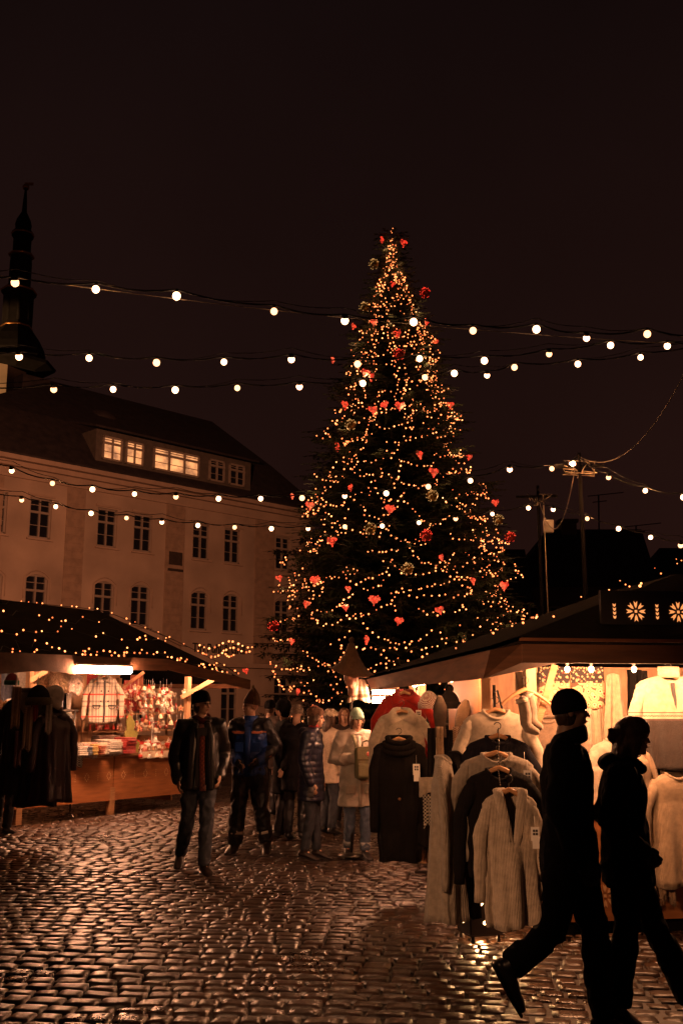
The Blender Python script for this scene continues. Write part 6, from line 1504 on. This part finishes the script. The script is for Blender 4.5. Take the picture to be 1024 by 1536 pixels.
for sd in 'LR':
    w_=P['J']['wr'+sd]; b=MB(); b.tube([w_+Vector((0,0,.04)),w_+Vector((0,0,-.02)),w_+Vector((0,-.01,-.09))],[(.032,.036),(.030,.038),(.026,.036)],12,roundcap=True)
    for k in range(4): q=w_+Vector((0,-.03+.02*k,-.10)); b.tube([q,q+Vector((0,0,-.04)),q+Vector((-.012 if sd=='L' else .012,0,-.065))],[.011,.010,.009],8,roundcap=True)
    b.tube([w_+Vector((0,-.03,-.03)),w_+Vector((0,-.055,-.075))],[.013,.010],8,roundcap=True)
    me=remesh(b,.007,1); me.materials.append(glovem); link('glove',me,P['t'])
for q_ in (P,): pass
# --- 4 woman in parka holding the rucksack
f=gnd(535,1284)
P=person('woman in long grey-beige parka and mint beanie, walking with a rucksack on her chest',f,.22,1.64,dict(kneeL=(.09,-.08,.50),ankL=(.08,-.10,.085),kneeR=(-.09,-.02,.50),ankR=(-.08,.12,.10),toeR=(-.25,-1,-.35),toeL=(.1,-1,-.2),elL=(.27,.02,1.15),wrL=(.10,-.24,1.12),elR=(-.28,.02,1.14),wrR=(-.06,-.25,1.17),hyaw=.1,hpitch=.12))
trousers(P,bluej,.98,.012,15); shoes(P,shoeb,0,.98)
J=P['J']
for sd in 'LR':
    a=J['ank'+sd]; d_=(J['knee'+sd]-a).normalized(); b=MB(); b.tube([a+d_*.03,a+d_*.085],[.064,.066],16); b.build('turned_up_cuff',mat('pale_denim',(.30,.30,.30),.8,.2,20),P['t'])
o=coat(P,khaki,.60,1.14,1.22,1.25,.014,16,'parka',crease=True,hood=1,fscale=6)
b=MB(); b.tube([ch*0+P['ch']+Vector((0,-.145,.02)),P['ch']+Vector((0,-.168,-.3)),P['hip']+Vector((0,-.178,-.10)),P['hip']+Vector((0,-.182,-.32))],[(.022,.010)]*4,10); b.build('zip_flap',khaki,o)
for s_ in(-1,1): b=MB(); b.box((s_*.12,-.165,.80),(.12,.02,.10),bev=.008); b.build('pocket_flap',khaki,o)
b=MB(); c=P['ch']; b.tube([c+Vector((.10*math.cos(a),.085*math.sin(a),.06+.02*math.sin(a))) for a in np.linspace(0,2*PI,25)],.034,8,ref=(0,0,1)); b.build('hood_collar',khaki,o)
beanie(P,mint,.03,.15)
hair(P,hairb,0,.9,face=False)
for sd in 'LR':
    w_=J['wr'+sd]; d_=(w_-J['el'+sd]).normalized(); b=MB(); b.tube([w_-d_*.10,w_,w_+d_*.07],[(.045,.045),(.036,.04),(.03,.036)],12,roundcap=True)
    for k in range(4): q=w_+d_*.07+Vector((0,0,-.028+.019*k)); b.tube([q,q+d_*.035+Vector((0,-.012,0)),q+d_*.04+Vector((0,.018,-.004))],[.011,.010,.009],8,roundcap=True)
    b.tube([w_+d_*.01,w_+d_*.04+Vector((0,0,.045))],[.013,.010],8,roundcap=True)
    me=remesh(b,.007,1); me.materials.append(gloveb); link('glove',me,P['t'])
# rucksack
rk=thing('rucksack','moss green canvas rucksack with round badge carried on the chest of the parka woman','rucksack',P['t'].matrix_world@Vector((0,0,0)) if False else f,.22)
s=P['s']; O=Vector((.05,-.30,.92))*s
b=MB(); b.box((0,0,.19),(.27,.15,.36),bev=.045); o=b.mesh('pack_body',grn); o.polygons.foreach_set('use_smooth',[True]*len(o.polygons)); link('pack_body',o,rk,O)
b=MB(); b.box((0,-.085,.11),(.24,.05,.15),bev=.02); link('front_pocket',b.mesh('front_pocket',grn),rk,O)
b=MB(); b.box((0,-.080,.30),(.26,.03,.15),bev=.012); link('top_flap',b.mesh('top_flap',grn),rk,O)
b=MB(); b.lathe([(.028,-.002),(.028,.002)],20); me=b.mesh('round_badge',mat('badge_cream',(.75,.5,.38),.5)); me.transform(Matrix.Translation((0.0,-.100,.29))@Matrix.Rotation(PI/2,4,'X')); bd=link('round_badge',me,rk,O)
b=MB(); b.lathe([(.022,-.002),(.022,.001),(.015,.001)],20); me=b.mesh('badge_ring',mat('badge_red',(.5,.08,.05),.5)); me.transform(Matrix.Translation((0.0,-.1025,.29))@Matrix.Rotation(PI/2,4,'X')); link('badge_ring',me,bd)
b=MB(); b.tube([(-.05,0,.36),(-.045,-.01,.42),(0,-.015,.44),(.045,-.01,.42),(.05,0,.36)],.011,8); link('top_handle',b.mesh('top_handle',grn),rk,O)
for s_ in(-1,1): b=MB(); b.tube([(s_*.10,.02,.35),(s_*.11,.10,.44),(s_*.12,.16,.50)],[(.02,.005)]*3,8); link('strap',b.mesh('strap',grn),rk,O)
# --- background shoppers
P=person('person in cream fleece coat and cream fluffy hat, behind the navy coat woman',gnd(493,1250),2.2,1.62,dict(hyaw=.2),vox=.012)
trousers(P,MATS['dark_jeans'],1,.01,20,.014); shoes(P,shoeb,sole=False); coat(P,creamf,.72,1.15,1.1,1.15,.012,21,'fleece_coat',.014); hair(P,hairb,.05,1.05); b=MB(); b.ell((0,.01,.085),(.112,.120,.075),16,9); headm(P,b,'fluffy_hat',creamf,.010,fold=.022)
P=person('woman with loose brown hair and dark coat, face seen behind the mint beanie',gnd(516,1238),.15,1.66,dict(hyaw=-.15),vox=.010)
trousers(P,blackn,1,.01,22,.014); shoes(P,shoeb,sole=False); coat(P,mat('umber_coat',(.05,.03,.022),.8,.2),.7,1.08,1.05,1.1,.012,23,'coat',.014); hair(P,mat('auburn_hair',(.16,.06,.025),.5,.4,30,stretch=(14,14,1.5),bump=.5,bscale=8),.06,1.1)
P=person('person in black coat wearing a patterned earflap hat, back turned to the camera',gnd(443,1258),2.9,1.70,dict(hyaw=.2),vox=.012)
trousers(P,blackn,1.05,.01,24,.014); shoes(P,shoeb,sole=False); coat(P,dwool,.62,1.12,1.1,1.15,.012,25,'coat',.014)
nm=kn('earflap_nordic',(.42,.32,.22),90,bands=[(-3,3,(.06,.03,.02,45))]); b=MB(); b.lathe([(.090,.0),(.097,.01),(.094,.06),(.075,.11),(.03,.135),(.004,.14)],20,sy=1.15,c=(0,.01,0)); o=headm(P,b,'earflap_hat',nm)
for s_ in(-1,1): b=MB(); b.tube([(s_*.092,.0,.01),(s_*.097,0,-.06),(s_*.095,-.02,-.13),(s_*.09,-.02,-.32)],[(.008,.04),(.008,.03),(.008,.012),(.006,.008)],8); headm(P,b,'ear_flap',nm,None,o)
P=person('tall person in black hooded coat standing just right of the blue work suit',gnd(425,1255),-1.3,1.76,dict(ankL=(.1,-.10,.085)),vox=.012)
trousers(P,blackn,1.0,.01,26,.014); shoes(P,shoeb,sole=False); coat(P,dwool,.55,1.12,1.1,1.15,.012,27,'coat',.014,hood=1); b=MB(); b.ell((0,.015,.04),(.10,.115,.115),16,9); b.ell((0,.03,-.05),(.09,.08,.08),14,8); headm(P,b,'hood',dwool,.011)
P=person('person with an orange-red hat in dark jacket, half hidden behind the navy coat woman',gnd(470,1228),.6,1.68,dict(hyaw=.4),vox=.012)
trousers(P,blackn,1.0,.01,28,.014); shoes(P,shoeb,sole=False); coat(P,dwool,.75,1.1,1.1,1.15,.012,29,'coat',.014); beanie(P,kn('orange_yarn',(.55,.12,.05),90),.03,.14)
P=person('person in dark coat with a black cap behind the black hooded coat',gnd(402,1222),2.6,1.78,{},vox=.012)
trousers(P,blackn,1.0,.01,30,.014); shoes(P,shoeb,sole=False); coat(P,mat('umber_coat',(.05,.03,.022),.8,.2),.7,1.1,1.1,1.15,.012,31,'coat',.014); beanie(P,dwool,.03,.13)
# --- long-haired person at the left edge
f=gnd(2,1250)
P=person('long-haired blond person in black coat at the left edge, seen from behind',f,2.75,1.78,dict(ankL=(.12,-.05,.085),kneeL=(.1,-.04,.5)),vox=.010)
trousers(P,blackn,1.0,.01,33,.012); shoes(P,shoeb); o=coat(P,dwool,.80,1.12,1.12,1.15,.012,34,'coat',.012); hair(P,hairl,.36,1.1)
b=MB(); b.lathe([(.022,-.003),(.022,.003)],14); me=b.mesh('round_button',coralm); me.transform(Matrix.Translation((-.10,.165,1.22))@Matrix.Rotation(PI/2,4,'X')); link('round_badge',me,o)
# --- silhouetted couple in the foreground
f=Vector((at(842,1060,5.6).x,5.6,0))
P=person('silhouetted tall man in black coat and beanie walking right past the knitwear',f,1.35,1.77,dict(hs=.9,hipL=(.09,-.01,.93),kneeL=(.09,-.12,.50),ankL=(.07,-.14,.085),hipR=(-.09,0,.93),kneeR=(-.10,.10,.52),ankR=(-.12,.31,.35),toeR=(0,-.55,-1),toeL=(0,-1,-.25),elL=(.23,.03,1.13),wrL=(.20,-.07,.90),elR=(-.24,.04,1.13),wrR=(-.21,-.06,.90),head=(0,-.05,1.635),hyaw=.12,shL=(.18,-.01,1.42),shR=(-.18,-.01,1.42)),vox=.007)
trousers(P,dwool,1.05,.012,40,.010,flare=.006); shoes(P,shoeb)
o=coat(P,dwool,.74,1.0,1.08,1.0,.014,41,'long_coat',crease=True,fscale=6)
b=MB(); c=P['ch']; 
b.tube([c+Vector((.095*math.cos(a),.085*math.sin(a)-.03,.075+.03*math.sin(a)*-1)) for a in np.linspace(-1.2,PI+1.2,21)],[(.045,.014)]*21,8,ref=(0,0,1)); b.build('upturned_collar',dwool,o)
gloves(P,gloveb)
beanie(P,dwool,.02,.132,brim=False)
f=Vector((at(926,1060,5.9).x,5.9,0))
P=person('woman with pinned-up hair in black coat walking right beside the tall man, silhouetted',f,1.35,1.62,dict(hs=.97,hipL=(.085,-.01,.93),kneeL=(.10,-.14,.53),ankL=(.10,-.34,.10),toeL=(0,-1,.1),hipR=(-.085,.0,.93),kneeR=(-.09,.02,.50),ankR=(-.10,.10,.10),toeR=(0,-1,-.5),elL=(.23,.12,1.13),wrL=(.18,-.06,.97),elR=(-.24,.10,1.13),wrR=(-.18,-.08,.98),head=(0,-.08,1.625),hyaw=.15),vox=.007)
trousers(P,dwool,1.02,.012,43,.010,flare=.02); shoes(P,shoeb,.12,.98)
o=coat(P,dwool,.76,1.02,1.08,1.05,.014,44,'short_coat',crease=True,fscale=6)
b=MB(); b.tube([P['ch']+Vector((0,.05,.07)),P['ch']+Vector((.01,-.06,.06)),P['ch']+Vector((.02,-.12,.03))],[(.10,.05),(.09,.05),(.06,.04)],14,roundcap=True); b.ell(P['ch']+Vector((0,.03,.06)),(.14,.12,.065),14,8); part(P,'thick_scarf',b,dwool,.011,.012,10,45)
hair(P,hairb,.05,1.22,bun=True); b=MB(); b.ell((0,-.005,.055),(.098,.108,.085),16,10); headm(P,b,'fringe',hairb,.010,fold=.005)
gloves(P,gloveb)
